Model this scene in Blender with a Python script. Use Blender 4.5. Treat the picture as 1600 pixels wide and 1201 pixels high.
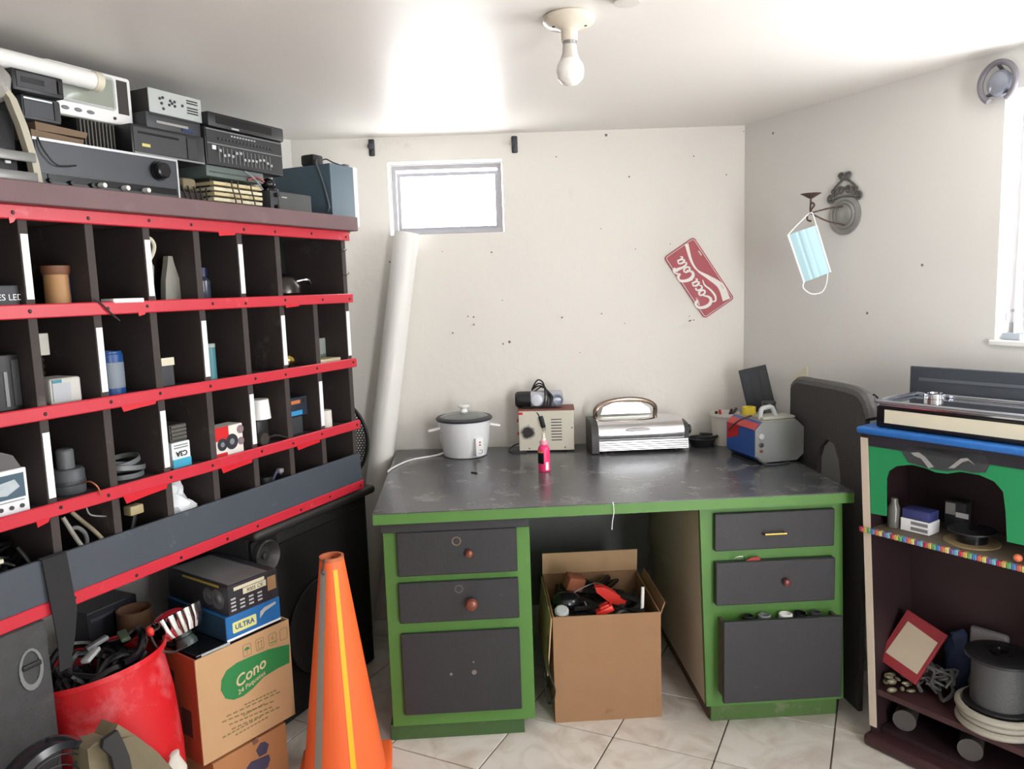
import bpy, bmesh, math, random
from mathutils import Vector, Matrix, Euler
from mathutils.geometry import tessellate_polygon
random.seed(7)
for o in list(bpy.data.objects): bpy.data.objects.remove(o)
SC = bpy.context.scene
COL = SC.collection
PI = math.pi

# ------------------------------------------------------------------ camera
FOC, CX, CY = 1202.0, 800.0, 600.5
EYE = Vector((0, 0, 1.46))
PITCH, ROLL = math.radians(7.14), math.radians(1.9)
FW = Vector((0, math.cos(PITCH), -math.sin(PITCH)))
_r0 = Vector((1, 0, 0)); _u0 = Vector((0, math.sin(PITCH), math.cos(PITCH)))
RT = math.cos(ROLL)*_r0 - math.sin(ROLL)*_u0
UP = math.sin(ROLL)*_r0 + math.cos(ROLL)*_u0
cam = bpy.data.cameras.new('camera'); camo = bpy.data.objects.new('camera', cam); COL.objects.link(camo)
cam.sensor_fit = 'HORIZONTAL'; cam.sensor_width = 36; cam.lens = 36*FOC/1600; cam.clip_start = .02
camo.matrix_world = Matrix(((RT.x, UP.x, -FW.x, EYE.x), (RT.y, UP.y, -FW.y, EYE.y), (RT.z, UP.z, -FW.z, EYE.z), (0, 0, 0, 1)))
SC.camera = camo

# ------------------------------------------------------------------ daylight and exposure
SC.view_settings.view_transform = 'Standard'; SC.view_settings.look = 'None'
SC.view_settings.gamma = 1; SC.view_settings.use_curve_mapping = False
SC.view_settings.exposure = 0.2
W = bpy.data.worlds.new('sky'); SC.world = W; W.use_nodes = True
W.node_tree.nodes['Background'].inputs[0].default_value = (.985, .99, 1, 1)
W.node_tree.nodes['Background'].inputs[1].default_value = 17.0

def area(name, loc, rot, sx, sy, power, col=(1, 1, 1), portal=False):
    l = bpy.data.lights.new(name, 'AREA'); l.shape = 'RECTANGLE'; l.size = sx; l.size_y = sy
    l.energy = power; l.color = col
    o = bpy.data.objects.new(name, l); COL.objects.link(o); o.location = loc; o.rotation_euler = rot
    if portal: l.cycles.is_portal = True
    return o

# ------------------------------------------------------------------ measuring helpers (a photo ray met with a plane of the room)
def ray(x, y): return FW + RT*((x-CX)/FOC) - UP*((y-CY)/FOC)
def onz(x, y, z): d = ray(x, y); return EYE + d*((z-EYE.z)/d.z)
def ony(x, y, Y): d = ray(x, y); return EYE + d*(Y/d.y)
def onp(x, y, p, n): d = ray(x, y); return EYE + d*((p-EYE).dot(n)/d.dot(n))
EZ = Vector((0, 0, 1))
class Frame:                     # a vertical plane with its own axes: x along, y into the depth, z up
    def __init__(s, o, rz):
        s.o = Vector((o[0], o[1], 0)); s.rz = rz
        s.x = Vector((math.cos(rz), math.sin(rz), 0)); s.y = Vector((-math.sin(rz), math.cos(rz), 0))
    def at(s, px, py, d=0):
        p = onp(px, py, s.o + s.y*d, s.y); v = p - s.o
        return v.dot(s.x), p.z
    def w(s, x, y, z): return s.o + s.x*x + s.y*y + EZ*z
    def rect(s, x0, x1, yt, yb, d=0):
        xm, ym = (x0+x1)/2, (yt+yb)/2
        a = s.at(x0, ym, d)[0]; b = s.at(x1, ym, d)[0]; return a, b, s.at(xm, yb, d)[1], s.at(xm, yt, d)[1]
RZS = math.radians(64.048)
SF = Frame((-.590, 2.85), RZS)                      # pigeonhole sorter along the left wall
YB = 3.30                                            # back wall
KR = Vector((1.002, YB, 0)); KL = Vector((-.884, YB, 0))
RZW = math.radians(-64.53)
WF = Frame(KR, RZW)                                  # right wall
HF = Frame(onz(1361, 1160, 0), math.radians(-55.25)) # painted bookcase by the right wall
CEIL = 2.098
DT = .78                                             # desk top height

# ------------------------------------------------------------------ materials
def lin(c):
    f = lambda v: v/12.92 if v <= .04045 else ((v+.055)/1.055)**2.4
    return tuple(f(v/255) for v in c)
MATS = {}
def M(name, c, r=.55, metal=0, var=.12, scale=9, bump=0, bscale=60, wear=None, wamt=.5, wscale=5, trans=0, spec=.5, coat=0, alpha=1):
    if name in MATS: return MATS[name]
    m = bpy.data.materials.new(name); m.use_nodes = True; nt = m.node_tree; N = nt.nodes; L = nt.links
    b = N['Principled BSDF']; c = lin(c)
    tc = N.new('ShaderNodeTexCoord')
    nz = N.new('ShaderNodeTexNoise'); nz.inputs['Scale'].default_value = scale; nz.inputs['Detail'].default_value = 5
    L.new(tc.outputs['Object'], nz.inputs['Vector'])
    mx = N.new('ShaderNodeMix'); mx.data_type = 'RGBA'
    mx.inputs[6].default_value = (*[v*(1-var) for v in c], 1); mx.inputs[7].default_value = (*[min(1, v*(1+var)) for v in c], 1)
    L.new(nz.outputs['Fac'], mx.inputs[0]); out = mx.outputs[2]
    if wear:
        n2 = N.new('ShaderNodeTexNoise'); n2.inputs['Scale'].default_value = wscale; n2.inputs['Detail'].default_value = 8; n2.inputs['Roughness'].default_value = .7
        L.new(tc.outputs['Object'], n2.inputs['Vector'])
        rp = N.new('ShaderNodeValToRGB'); rp.color_ramp.elements[0].position = .66-.3*wamt; rp.color_ramp.elements[1].position = .84-.25*wamt
        L.new(n2.outputs['Fac'], rp.inputs[0])
        m2 = N.new('ShaderNodeMix'); m2.data_type = 'RGBA'; L.new(rp.outputs[0], m2.inputs[0]); L.new(out, m2.inputs[6])
        m2.inputs[7].default_value = (*lin(wear), 1); out = m2.outputs[2]
    L.new(out, b.inputs['Base Color'])
    b.inputs['Roughness'].default_value = r; b.inputs['Metallic'].default_value = metal
    b.inputs['Specular IOR Level'].default_value = spec
    b.inputs['Transmission Weight'].default_value = trans; b.inputs['Coat Weight'].default_value = coat; b.inputs['Alpha'].default_value = alpha
    if bump:
        n3 = N.new('ShaderNodeTexNoise'); n3.inputs['Scale'].default_value = bscale; n3.inputs['Detail'].default_value = 4
        L.new(tc.outputs['Object'], n3.inputs['Vector'])
        bp = N.new('ShaderNodeBump'); bp.inputs['Strength'].default_value = bump; bp.inputs['Distance'].default_value = .01
        L.new(n3.outputs['Fac'], bp.inputs['Height']); L.new(bp.outputs[0], b.inputs['Normal'])
    MATS[name] = m; return m

# ------------------------------------------------------------------ mesh builder
class B:
    def __init__(s): s.bm = bmesh.new()
    def _add(s, verts, faces, mt=None):
        vs = [s.bm.verts.new(mt @ Vector(v) if mt else Vector(v)) for v in verts]
        for f in faces:
            try: s.bm.faces.new([vs[i] for i in f])
            except ValueError: pass
        return s
    def box(s, x0, x1, y0, y1, z0, z1, bev=0, mt=None, seg=2):
        t = bmesh.new()
        v = [t.verts.new((x, y, z)) for x in (x0, x1) for y in (y0, y1) for z in (z0, z1)]
        for f in ((0, 1, 3, 2), (4, 6, 7, 5), (0, 4, 5, 1), (2, 3, 7, 6), (0, 2, 6, 4), (1, 5, 7, 3)): t.faces.new([v[i] for i in f])
        bmesh.ops.recalc_face_normals(t, faces=t.faces)
        if bev: bmesh.ops.bevel(t, geom=t.edges[:], offset=bev, segments=seg, affect='EDGES', profile=.5)
        s._take(t, mt); return s
    def _take(s, t, mt=None):
        t.verts.index_update()
        s._add([v.co.copy() for v in t.verts], [[v.index for v in f.verts] for f in t.faces], mt); t.free()
    def lathe(s, prof, seg=28, mt=None, a0=0, a1=2*PI):
        full = abs(a1-a0-2*PI) < 1e-6; n = seg if full else seg+1
        V = []; F = []
        for r, z in prof:
            for i in range(n):
                a = a0+(a1-a0)*i/seg; V.append((r*math.cos(a), r*math.sin(a), z))
        for k in range(len(prof)-1):
            for i in range(seg):
                j = (i+1) % n; F.append((k*n+i, k*n+j, (k+1)*n+j, (k+1)*n+i))
        if full and tuple(prof[0]) != tuple(prof[-1]):
            if prof[0][0] > 1e-5: F.append(tuple(reversed(range(n))))
            if prof[-1][0] > 1e-5: F.append(tuple(range((len(prof)-1)*n, len(prof)*n)))
        s._add(V, F, mt); bmesh.ops.remove_doubles(s.bm, verts=s.bm.verts, dist=1e-5); return s
    def cyl(s, p0, p1, r0, r1=None, seg=20):
        p0, p1 = Vector(p0), Vector(p1); d = p1-p0
        q = d.to_track_quat('Z', 'Y').to_matrix().to_4x4()
        return s.lathe([(r0, 0), (r0 if r1 is None else r1, d.length)], seg, Matrix.Translation(p0) @ q)
    def ell(s, c, r, seg=20, rings=12, mt=None):
        pr = [(math.sin(PI*k/rings), -math.cos(PI*k/rings)) for k in range(rings+1)]
        m = Matrix.Translation(Vector(c)) @ Matrix.Diagonal((*r, 1)) if not mt else mt @ Matrix.Translation(Vector(c)) @ Matrix.Diagonal((*r, 1))
        return s.lathe(pr, seg, m)
    def tube(s, pts, r, seg=8, closed=False, sub=5):
        P = [Vector(p) for p in pts]
        if sub > 1 and len(P) > 2:
            Q = []; n = len(P); rng = n if closed else n-1
            for i in range(rng):
                g = lambda k: P[k % n] if closed else P[max(0, min(n-1, k))]
                a, b, c, d = g(i-1), g(i), g(i+1), g(i+2)
                for k in range(sub):
                    t = k/sub; Q.append(.5*((2*b)+(c-a)*t+(2*a-5*b+4*c-d)*t*t+(3*b-a-3*c+d)*t**3))
            if not closed: Q.append(P[-1])
            P = Q
        n = len(P); V = []; F = []; up = Vector((.31, .17, .93))
        for i, p in enumerate(P):
            if closed: t = P[(i+1) % n]-P[i-1]
            else: t = P[min(n-1, i+1)]-P[max(0, i-1)]
            if t.length < 1e-9: t = Vector((0, 0, 1))
            t.normalize(); u = up - t*up.dot(t)
            if u.length < 1e-3: u = t.orthogonal()
            u.normalize(); w = t.cross(u); up = u
            rr = r(i/(n-1)) if callable(r) else r
            for k in range(seg):
                a = 2*PI*k/seg; V.append(p+u*rr*math.cos(a)+w*rr*math.sin(a))
        for i in range(n if closed else n-1):
            j = (i+1) % n
            for k in range(seg):
                l = (k+1) % seg; F.append((i*seg+k, i*seg+l, j*seg+l, j*seg+k))
        if not closed: F += [tuple(reversed(range(seg))), tuple(range((n-1)*seg, n*seg))]
        return s._add(V, F)
    def plate(s, outer, y0, y1, holes=(), mt=None):     # polygon in the x-z plane with thickness along y
        loops = [list(outer)]+[list(h) for h in holes]
        tri = tessellate_polygon([[Vector((p[0], p[1], 0)) for p in lp] for lp in loops])
        flat = [p for lp in loops for p in lp]; n = len(flat)
        V = [(p[0], y0, p[1]) for p in flat]+[(p[0], y1, p[1]) for p in flat]
        F = [tuple(t) for t in tri]+[tuple(i+n for i in reversed(t)) for t in tri]
        k = 0
        for lp in loops:
            m = len(lp)
            for i in range(m): j = (i+1) % m; F.append((k+i, k+j, k+j+n, k+i+n))
            k += m
        s._add(V, F, mt); bmesh.ops.recalc_face_normals(s.bm, faces=s.bm.faces); return s
    def ribbon(s, pts, w, y0, y1, sub=6):               # flat pen stroke in the x-z plane, w a width or a list of widths
        P = [Vector((p[0], p[1])) for p in pts]; Wd = list(w) if isinstance(w, (list, tuple)) else [w]*len(P)
        Q = []; q = []; n = len(P)
        for i in range(n-1):
            a, b, c, d = P[max(0, i-1)], P[i], P[i+1], P[min(n-1, i+2)]
            for k in range(sub):
                t = k/sub; Q.append(.5*((2*b)+(c-a)*t+(2*a-5*b+4*c-d)*t*t+(3*b-a-3*c+d)*t**3)); q.append(Wd[i]*(1-t)+Wd[i+1]*t)
        Q.append(P[-1]); q.append(Wd[-1]); V = []; F = []; m = len(Q)
        for i in range(m):
            t = Q[min(m-1, i+1)]-Q[max(0, i-1)]; t.normalize(); nn = Vector((-t.y, t.x))*q[i]/2
            for y in (y0-.00015*i/m, y1):
                for sg in (1, -1): V.append((Q[i].x+sg*nn.x, y, Q[i].y+sg*nn.y))
        for i in range(m-1):
            a, b = i*4, i*4+4
            F += [(a, a+1, b+1, b), (a+2, b+2, b+3, a+3), (a, b, b+2, a+2), (a+1, a+3, b+3, b+1)]
        return s._add(V, F)
    def build(s, name, mat, parent=None, smooth=True, fn=None, ang=35):
        bmesh.ops.recalc_face_normals(s.bm, faces=s.bm.faces)
        if fn:
            for v in s.bm.verts: v.co = fn(v.co)
        for f in s.bm.faces: f.smooth = smooth
        me = bpy.data.meshes.new(name); s.bm.to_mesh(me); s.bm.free()
        if smooth: me.set_sharp_from_angle(angle=math.radians(ang))
        me.materials.append(mat)
        o = bpy.data.objects.new(name, me); COL.objects.link(o)
        if parent: o.parent = parent
        return o
def tag(o, label, cat, group=None):
    o['label'] = label; o['category'] = cat
    if group: o['group'] = group
    return o
def thing(name, label, cat, loc=(0, 0, 0), rot=0, group=None):
    o = bpy.data.objects.new(name, None); COL.objects.link(o); o.empty_display_size = .05
    o.location = loc; o.rotation_euler = rot if isinstance(rot, (tuple, list, Euler)) else (0, 0, rot)
    return tag(o, label, cat, group)
def struct(o): o['kind'] = 'structure'; return o
def text(name, body, size, mat, parent, mt, ext=.0006, shear=0, ax='CENTER', bold=0):
    cu = bpy.data.curves.new(name, 'FONT'); cu.body = body; cu.size = size; cu.extrude = ext; cu.shear = shear
    cu.align_x = ax; cu.align_y = 'CENTER'; cu.offset = bold
    cu.resolution_u = 3
    t = bpy.data.objects.new(name, cu); COL.objects.link(t)
    bpy.context.view_layer.update()
    me = bpy.data.meshes.new_from_object(t.evaluated_get(bpy.context.evaluated_depsgraph_get()))
    bpy.data.objects.remove(t); me.transform(mt); me.name = name
    me.materials.clear(); me.materials.append(mat)
    o = bpy.data.objects.new(name, me); COL.objects.link(o); o.parent = parent; return o
FRONT = Matrix.Rotation(PI/2, 4, 'X')                  # text lying in x-y turned to face -y
def T(x, y, z): return Matrix.Translation((x, y, z))
def R(a, ax): return Matrix.Rotation(math.radians(a), 4, ax)
def circ(cx, cz, r, n=20, rz=None, a0=0): return [(cx+r*math.cos(a0+2*PI*i/n), cz+(rz or r)*math.sin(a0+2*PI*i/n)) for i in range(n)]
def rrect(x0, x1, z0, z1, r, n=4):
    P = []
    for cx, cz, a in ((x1-r, z0+r, -90), (x1-r, z1-r, 0), (x0+r, z1-r, 90), (x0+r, z0+r, 180)):
        for k in range(n+1): t = math.radians(a+90*k/n); P.append((cx+r*math.cos(t), cz+r*math.sin(t)))
    return P

# common materials
mWALL = M('wall_paint', (227, 223, 216), .7, var=.03, scale=3, bump=.12, bscale=30, wear=(200, 193, 182), wamt=.12, wscale=3)
mWALLR = M('wall_paint_side', (222, 221, 217), .65, var=.03, scale=3, bump=.1, bscale=30)
mCEIL = M('ceiling_gloss_paint', (230, 227, 222), .4, var=.03, scale=2, bump=.12, bscale=5, spec=.7)
mBLACK = M('black_plastic', (26, 26, 29), .45, var=.2)
mBLACKG = M('black_gloss', (20, 20, 23), .2, var=.1)
mCABLE = M('black_rubber', (24, 24, 25), .5, var=.15)
mDGREY = M('dark_grey_plastic', (58, 60, 64), .5, var=.12)
mGREY = M('grey_plastic', (128, 130, 132), .5, var=.1)
mLGREY = M('light_grey_metal', (178, 180, 180), .4, var=.08)
mWHITE = M('white_plastic', (236, 236, 234), .35, var=.03)
mPAPER = M('white_label_paper', (242, 243, 245), .6, var=.02)
mCREAM = M('cream_plastic', (218, 212, 190), .45, var=.05)
mCHROME = M('chrome', (225, 225, 228), .1, metal=1, var=.04)
mSTEEL = M('brushed_steel', (165, 166, 168), .28, metal=1, var=.1, scale=20)
mRED = M('red_plastic', (205, 35, 38), .4, var=.08)
mBLUE = M('blue_plastic', (38, 92, 165), .4, var=.1)
mGLASS = M('clear_glass', (235, 240, 240), .05, trans=1, var=.0)
mCARD = M('cardboard', (152, 116, 84), .8, var=.08, scale=14, wear=(120, 82, 52), wamt=.12, wscale=9)
mCARDL = M('cardboard_light', (196, 160, 122), .8, var=.06, scale=14)
mBROWN = M('brown_ceramic_knob', (120, 62, 44), .25, var=.15)
mGOLD = M('brass', (190, 160, 90), .25, metal=1, var=.15)

# ================================================================== the room
YF = -1.0
kx = math.cos(RZW)/-math.sin(RZW)
FR = Vector((KR.x+kx*(YB-YF), YF, 0)); sx_ = math.cos(RZS)/math.sin(RZS); FL = Vector((KL.x-sx_*(YB-YF), YF, 0))
mGROUT = M('floor_grout', (92, 84, 74), .9, var=.15)
fl = B(); fl._add([(p.x, p.y, z) for z in (-.06, -.004) for p in (KL, KR, FR, FL)], [(0, 1, 2, 3), (7, 6, 5, 4), (0, 4, 5, 1), (1, 5, 6, 2), (2, 6, 7, 3), (3, 7, 4, 0)])
floor = struct(fl.build('floor', mGROUT, smooth=False))
def tile_mat():
    m = bpy.data.materials.new('marbled_tile'); m.use_nodes = True; nt = m.node_tree; N = nt.nodes; L = nt.links; b = N['Principled BSDF']
    tc = N.new('ShaderNodeTexCoord'); oi = N.new('ShaderNodeObjectInfo')
    ad = N.new('ShaderNodeVectorMath'); ad.operation = 'ADD'; sc = N.new('ShaderNodeVectorMath'); sc.operation = 'SCALE'
    cm = N.new('ShaderNodeCombineXYZ'); L.new(oi.outputs['Random'], cm.inputs[0]); L.new(oi.outputs['Random'], cm.inputs[1]); L.new(cm.outputs[0], sc.inputs[0]); sc.inputs['Scale'].default_value = 30
    L.new(tc.outputs['Object'], ad.inputs[0]); L.new(sc.outputs[0], ad.inputs[1])
    n = N.new('ShaderNodeTexNoise'); n.inputs['Scale'].default_value = 7; n.inputs['Detail'].default_value = 8; n.inputs['Distortion'].default_value = 1.6; L.new(ad.outputs[0], n.inputs['Vector'])
    r = N.new('ShaderNodeValToRGB'); e = r.color_ramp.elements
    e[0].position = .33; e[0].color = (*lin((200, 189, 178)), 1); e[1].position = .6; e[1].color = (*lin((222, 217, 209)), 1)
    L.new(n.outputs['Fac'], r.inputs[0]); L.new(r.outputs[0], b.inputs['Base Color']); b.inputs['Roughness'].default_value = .28
    return m
mTILE = tile_mat()
TS = .325; ta = math.radians(-26); tu = Vector((math.cos(ta), math.sin(ta), 0)); tv = Vector((-math.sin(ta), math.cos(ta), 0))
t0 = B().box(-TS/2+.0025, TS/2-.0025, -TS/2+.0025, TS/2-.0025, -.008, 0, .0015, seg=1).build('tile', mTILE, floor, smooth=False)
tm = t0.data; bpy.data.objects.remove(t0)
def clip(poly, p, n):                                  # keep the side of the line p, n that n points to
    out = []
    for i in range(len(poly)):
        a, b = poly[i-1], poly[i]; da, db = (a-p).dot(n), (b-p).dot(n)
        if (da >= 0) != (db >= 0): out.append(a+(b-a)*(da/(da-db)))
        if db >= 0: out.append(b)
    return out
SIDES = [(KL, Vector((0, -1, 0))), (FL, Vector((0, 1, 0))), (KL, -SF.y), (KR, -WF.y)]
h_ = TS/2-.0025
for i in range(-20, 25):
    for j in range(-5, 22):
        c = tu*(-1.091+TS*(i+.5)) + tv*(1.908-TS*5+TS*(j+.5))
        q = [c+tu*a+tv*b for a, b in ((-h_, -h_), (h_, -h_), (h_, h_), (-h_, h_))]
        cut = q
        for p, n in SIDES: cut = clip(cut, p, n) if cut else cut
        if len(cut) < 3: continue
        whole = all((v-p).dot(n) >= 0 for v in q for p, n in SIDES)
        if whole:
            t = bpy.data.objects.new('tile', tm); COL.objects.link(t); t.parent = floor; t.location = c; t.rotation_euler = (0, 0, ta)
        else:
            ar = abs(sum((cut[k-1]-c).cross(cut[k]-c).z for k in range(len(cut))))/2
            if ar < .004: continue
            tb = B(); n_ = len(cut); tb._add([(v.x-c.x, v.y-c.y, z) for z in (-.008, 0) for v in cut], [tuple(reversed(range(n_))), tuple(range(n_, 2*n_))]+[(k, (k+1) % n_, n_+(k+1) % n_, n_+k) for k in range(n_)])
            t = tb.build('tile', mTILE, floor, smooth=False); t.location = c
cl = B(); cl._add([(p.x*1.03, p.y+(.15 if p.y > 1 else -.15), z) for z in (CEIL, CEIL+.1) for p in (KL, KR, FR, FL)], [(0, 1, 2, 3), (7, 6, 5, 4), (0, 4, 5, 1), (1, 5, 6, 2), (2, 6, 7, 3), (3, 7, 4, 0)])
ceiling = struct(cl.build('ceiling', mCEIL, smooth=False))
# back wall with the small window
wb = ony(605, 254, YB); wb2 = ony(788, 364, YB)
WX0, WX1, WZ0, WZ1 = wb.x, wb2.x, ony(697, 365, YB).z, ony(697, 251, YB).z
wall_back = struct(B().plate([(KL.x-.1, -.06), (KR.x+.12, -.06), (KR.x+.12, CEIL), (KL.x-.1, CEIL)], YB, YB+.14, [[(WX0, WZ0), (WX1, WZ0), (WX1, WZ1), (WX0, WZ1)]]).build('wall_back', mWALL, smooth=False))
Lw = (KL-FL).length
def walled(name, fr, x0, x1, mat, holes=()):
    b = B().plate([(x0, -.06), (x1, -.06), (x1, CEIL), (x0, CEIL)], 0, .14, holes); o = struct(b.build(name, mat, smooth=False))
    o.location = fr.o; o.rotation_euler = (0, 0, fr.rz); return o
LWF = Frame(KL, RZS)
wall_left = walled('wall_left', LWF, -Lw, -.002, mWALLR)
RX0, RZ0 = WF.at(1554, 533); RZ1 = WF.at(1562, 145)[1]; RX1 = RX0+1.4
Rw = (KR-FR).length
wall_right = walled('wall_right', WF, .002, Rw, mWALLR, [[(RX0, RZ0), (RX1, RZ0), (RX1, RZ1), (RX0, RZ1)]])
DX0, DX1, DZ1 = 1.25, 1.8, 1.98
wall_front = struct(B().plate([(FL.x-.2, -.06), (DX0, -.06), (DX0, DZ1), (DX1, DZ1), (DX1, -.06), (FR.x+.2, -.06), (FR.x+.2, CEIL), (FL.x-.2, CEIL)], YF-.14, YF).build('wall_front', mWALLR, smooth=False))
# daylight enters by the two windows and an unseen opening added behind the camera for fill light
area('daylight_portal_back', ((WX0+WX1)/2, YB+.15, (WZ0+WZ1)/2), (-PI/2, 0, 0), WX1-WX0, WZ1-WZ0, 1, portal=True)
pr = WF.w((RX0+RX1)/2, .15, (RZ0+RZ1)/2)
area('daylight_portal_right', pr, (-PI/2, 0, RZW), RX1-RX0, RZ1-RZ0, 1, portal=True)
area('daylight_portal_added_fill', ((DX0+DX1)/2, YF-.15, DZ1/2), (PI/2, 0, 0), DX1-DX0, DZ1, 1, portal=True)
mFRAME = M('grey_painted_frame', (140, 140, 146), .5, var=.08)
mPANE = M('window_glass', (245, 248, 248), .02, trans=1, var=0)
def window(n, x0, x1, z0, z1, loc, rz, d, mull=()):
    e = bpy.data.objects.new(n, None); COL.objects.link(e); e.location = loc; e.rotation_euler = (0, 0, rz); e['kind'] = 'structure'
    w = .018
    B().plate([(x0, z0), (x1, z0), (x1, z1), (x0, z1)], d, d+.03, [[(x0+w, z0+w), (x1-w, z0+w), (x1-w, z1-w), (x0+w, z1-w)]]).build('window_frame', mFRAME, e, smooth=False)
    xs = [x0+w]+list(mull)+[x1-w]
    for m in mull: B().box(m-.012, m+.012, d, d+.03, z0+w, z1-w).build('mullion', mFRAME, e, smooth=False)
    return e
w1 = window('window_1', WX0+.004, WX1-.004, WZ0+.004, WZ1-.004, (0, YB, 0), 0, .075)
# the hopper sash, tipped open inside the frame
sash = B().plate([(-.22, 0), (.22, 0), (.22, .25), (-.22, .25)], 0, .016, [[(-.205, .015), (.205, .015), (.205, .235), (-.205, .235)]]).build('sash', mFRAME, w1, smooth=False)
sash.location = ((WX0+WX1)/2, .11, WZ0+.022); sash.rotation_euler = (-.06, 0, 0)
w2 = window('window_2', RX0+.004, RX1-.004, RZ0+.004, RZ1-.004, WF.w(0, 0, 0), RZW, .09, ((RX0+RX1)/2,))
B().box(RX0-.012, RX1+.012, -.012, .088, RZ0-.012, RZ0+.004, .003).build('window_sill', mWHITE, w2, smooth=False)
# plaster marks, nails and screw holes of the back wall (parts of the wall)
mHOLE = M('dark_plug', (124, 118, 112), .8, var=.2)
for (x, y, r) in [(947, 211, .008), (1073, 197, .008), (869, 245, .004), (983, 276, .005), (1084, 244, .004), (1135, 273, .004), (939, 357, .003), (993, 389, .003), (1047, 381, .003), (940, 490, .004), (976, 505, .003), (906, 551, .003), (796, 534, .008), (786, 537, .005), (785, 469, .003), (768, 394, .005), (691, 393, .003), (609, 409, .005), (731, 494, .004), (740, 495, .005), (1084, 500, .004), (1077, 494, .003), (1162, 205, .003)]:
    p = ony(x, y, YB); B().lathe([(0, -.002), (r*.8, -.002), (r, 0)], 10, T(p.x, YB-.0005, p.z) @ R(-90, 'X') @ R(180, 'X') @ Matrix.Scale(.75, 4)).build('wall_plug', mHOLE, wall_back)
for (x, y) in [(741, 508), (708, 521), (878, 497), (1077, 502)]:
    p = ony(x, y, YB); B().cyl((p.x, YB+.005, p.z), (p.x, YB-.03, p.z+.006), .002, seg=8).build('nail', M('rusty_nail', (70, 62, 58), .5, metal=.6), wall_back)
for (x, y) in [(1208, 208), (1441, 414), (1355, 489)]:
    a, z = WF.at(x, y); B().lathe([(0, -.002), (.004, -.002), (.005, 0)], 8, T(a, -.0005, z) @ R(90, 'X')).build('wall_plug', mHOLE, wall_right)

# ================================================================== pigeonhole sorter
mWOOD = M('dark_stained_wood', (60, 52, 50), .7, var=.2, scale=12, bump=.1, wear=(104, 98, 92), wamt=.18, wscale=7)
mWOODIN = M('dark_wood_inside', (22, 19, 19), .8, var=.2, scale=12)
mREDP = M('red_edge_paint', (196, 42, 58), .42, var=.07, scale=10, wear=(222, 120, 124), wamt=.15, wscale=14)
mSLATE = M('slate_board', (66, 73, 82), .6, var=.12, scale=6, wear=(110, 116, 120), wamt=.1, wscale=18)
mSCREW = M('screw', (60, 28, 30), .5, metal=.3)
mTAPE = M('red_tape', (204, 34, 48), .35, var=.05)
SD = .28
sorter = thing('pigeonhole_sorter', 'dark wooden pigeonhole rack with red edge strips standing on two loudspeakers', 'shelf', SF.w(0, 0, 0), RZS)
SX0 = -1.70
ZS = [1.667, 1.443, 1.205, .972, .742]              # centres of the red strips
COLS = [-.352, -.516, -.68, -.847, -1.012, -1.176, -1.34, -1.505]
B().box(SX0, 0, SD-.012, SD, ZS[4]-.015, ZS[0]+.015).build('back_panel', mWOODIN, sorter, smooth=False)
def boxes_on(z): return
for k, z in enumerate(ZS):
    B().box(SX0, .0, 0, SD-.013, z-.011, z+.009).build('shelf_board', mWOOD, sorter, smooth=False)
    st = B().box(SX0, .012, -.012, -.0005, z-.0165, z+.0165, .0025, seg=1).build('edge_strip', mREDP, sorter, smooth=False)
    xs = [-.01]+[c+random.uniform(-.03, .03) for c in [-.187]+COLS[:7]]
    if k == 0:
        q = B().lathe([(0, .0025), (.0035, .002), (.005, 0)], 8, R(90, 'X')).build('screw', mSCREW, st); qm = q.data; bpy.data.objects.remove(q)
    for x in xs:
        s = bpy.data.objects.new('screw', qm); COL.objects.link(s); s.parent = st; s.location = (x, -.012, z+random.uniform(-.004, .004))
for r in range(4):
    zt, zb = ZS[r]-.0115, ZS[r+1]+.0095
    cs = ([-.187] if r else [])+COLS
    for c in [-.012]+cs:
        end = c == -.012
        B().box(c-.011, c+.011, .001, SD-.013, zb, zt, .001, seg=1).build('end_panel' if end else 'divider', mWOOD, sorter, smooth=False)
    B().box(SX0, SX0+.02, .001, SD-.013, zb, zt).build('end_panel', mWOOD, sorter, smooth=False)
    i0 = (1, 0, 1, None)[r]
    if i0 is not None:
        allc = [-.012, -.187]+COLS
        for i, c in enumerate(allc):
            if (r == 0 and i in (3, 5, 7, 9)) or (r == 1 and i in (0, 2, 4, 6, 8)) or (r == 2 and i in (1, 3, 5, 7, 9)):
                h = zt-zb; B().box(c-.0085, c+.0085, -.0012, .0005, zb+.018, zt-.036).build('label_strip', mPAPER, sorter, smooth=False)
for (px, py) in ((533, 393), (537, 430)):
    x, z = SF.at(px, py, 0)
    B().tube([(x, .0, z), (x, -.012, z), (x+.006, -.018, z+.005), (x+.002, -.02, z+.01), (x-.005, -.017, z+.005), (x, -.012, z)], .0016, 6).build('screw_eye', mSTEEL, sorter)
# loose red tape hanging below the strips
for (x0, x1, y0, y1, dz) in [(187, 244, 628, 640, .012), (190, 262, 765, 783, .018), (343, 394, 718, 736, .014), (462, 500, 690, 700, .012), (55, 78, 812, 820, .012), (340, 368, 368, 373, .010), (12, 24, 338, 346, .01), (215, 228, 492, 497, .007), (445, 468, 482, 486, .006)]:
    k = min(range(5), key=lambda i: abs(SF.at((x0+x1)/2, y0)[1]-ZS[i])); z = ZS[k]-.0165
    a, b_ = SF.at(x0, y0, -.01)[0], SF.at(x1, y0, -.01)[0]
    B().plate([(a, z+.004), (a+(b_-a)*.06, z-dz*1.05), (a+(b_-a)*.5, z-dz*.75), (b_-.006, z-dz*.55), (b_, z+.004)], -.0135, -.0125).build('tape_flap', mTAPE, sorter, smooth=False)
lip = B().box(SX0+.02, .0, -.0118, -.0004, ZS[4]+.017, ZS[4]+.122, .002, seg=1).build('front_lip', mSLATE, sorter, smooth=False)
bx0 = SF.at(542, 300, -.05)[0]
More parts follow.
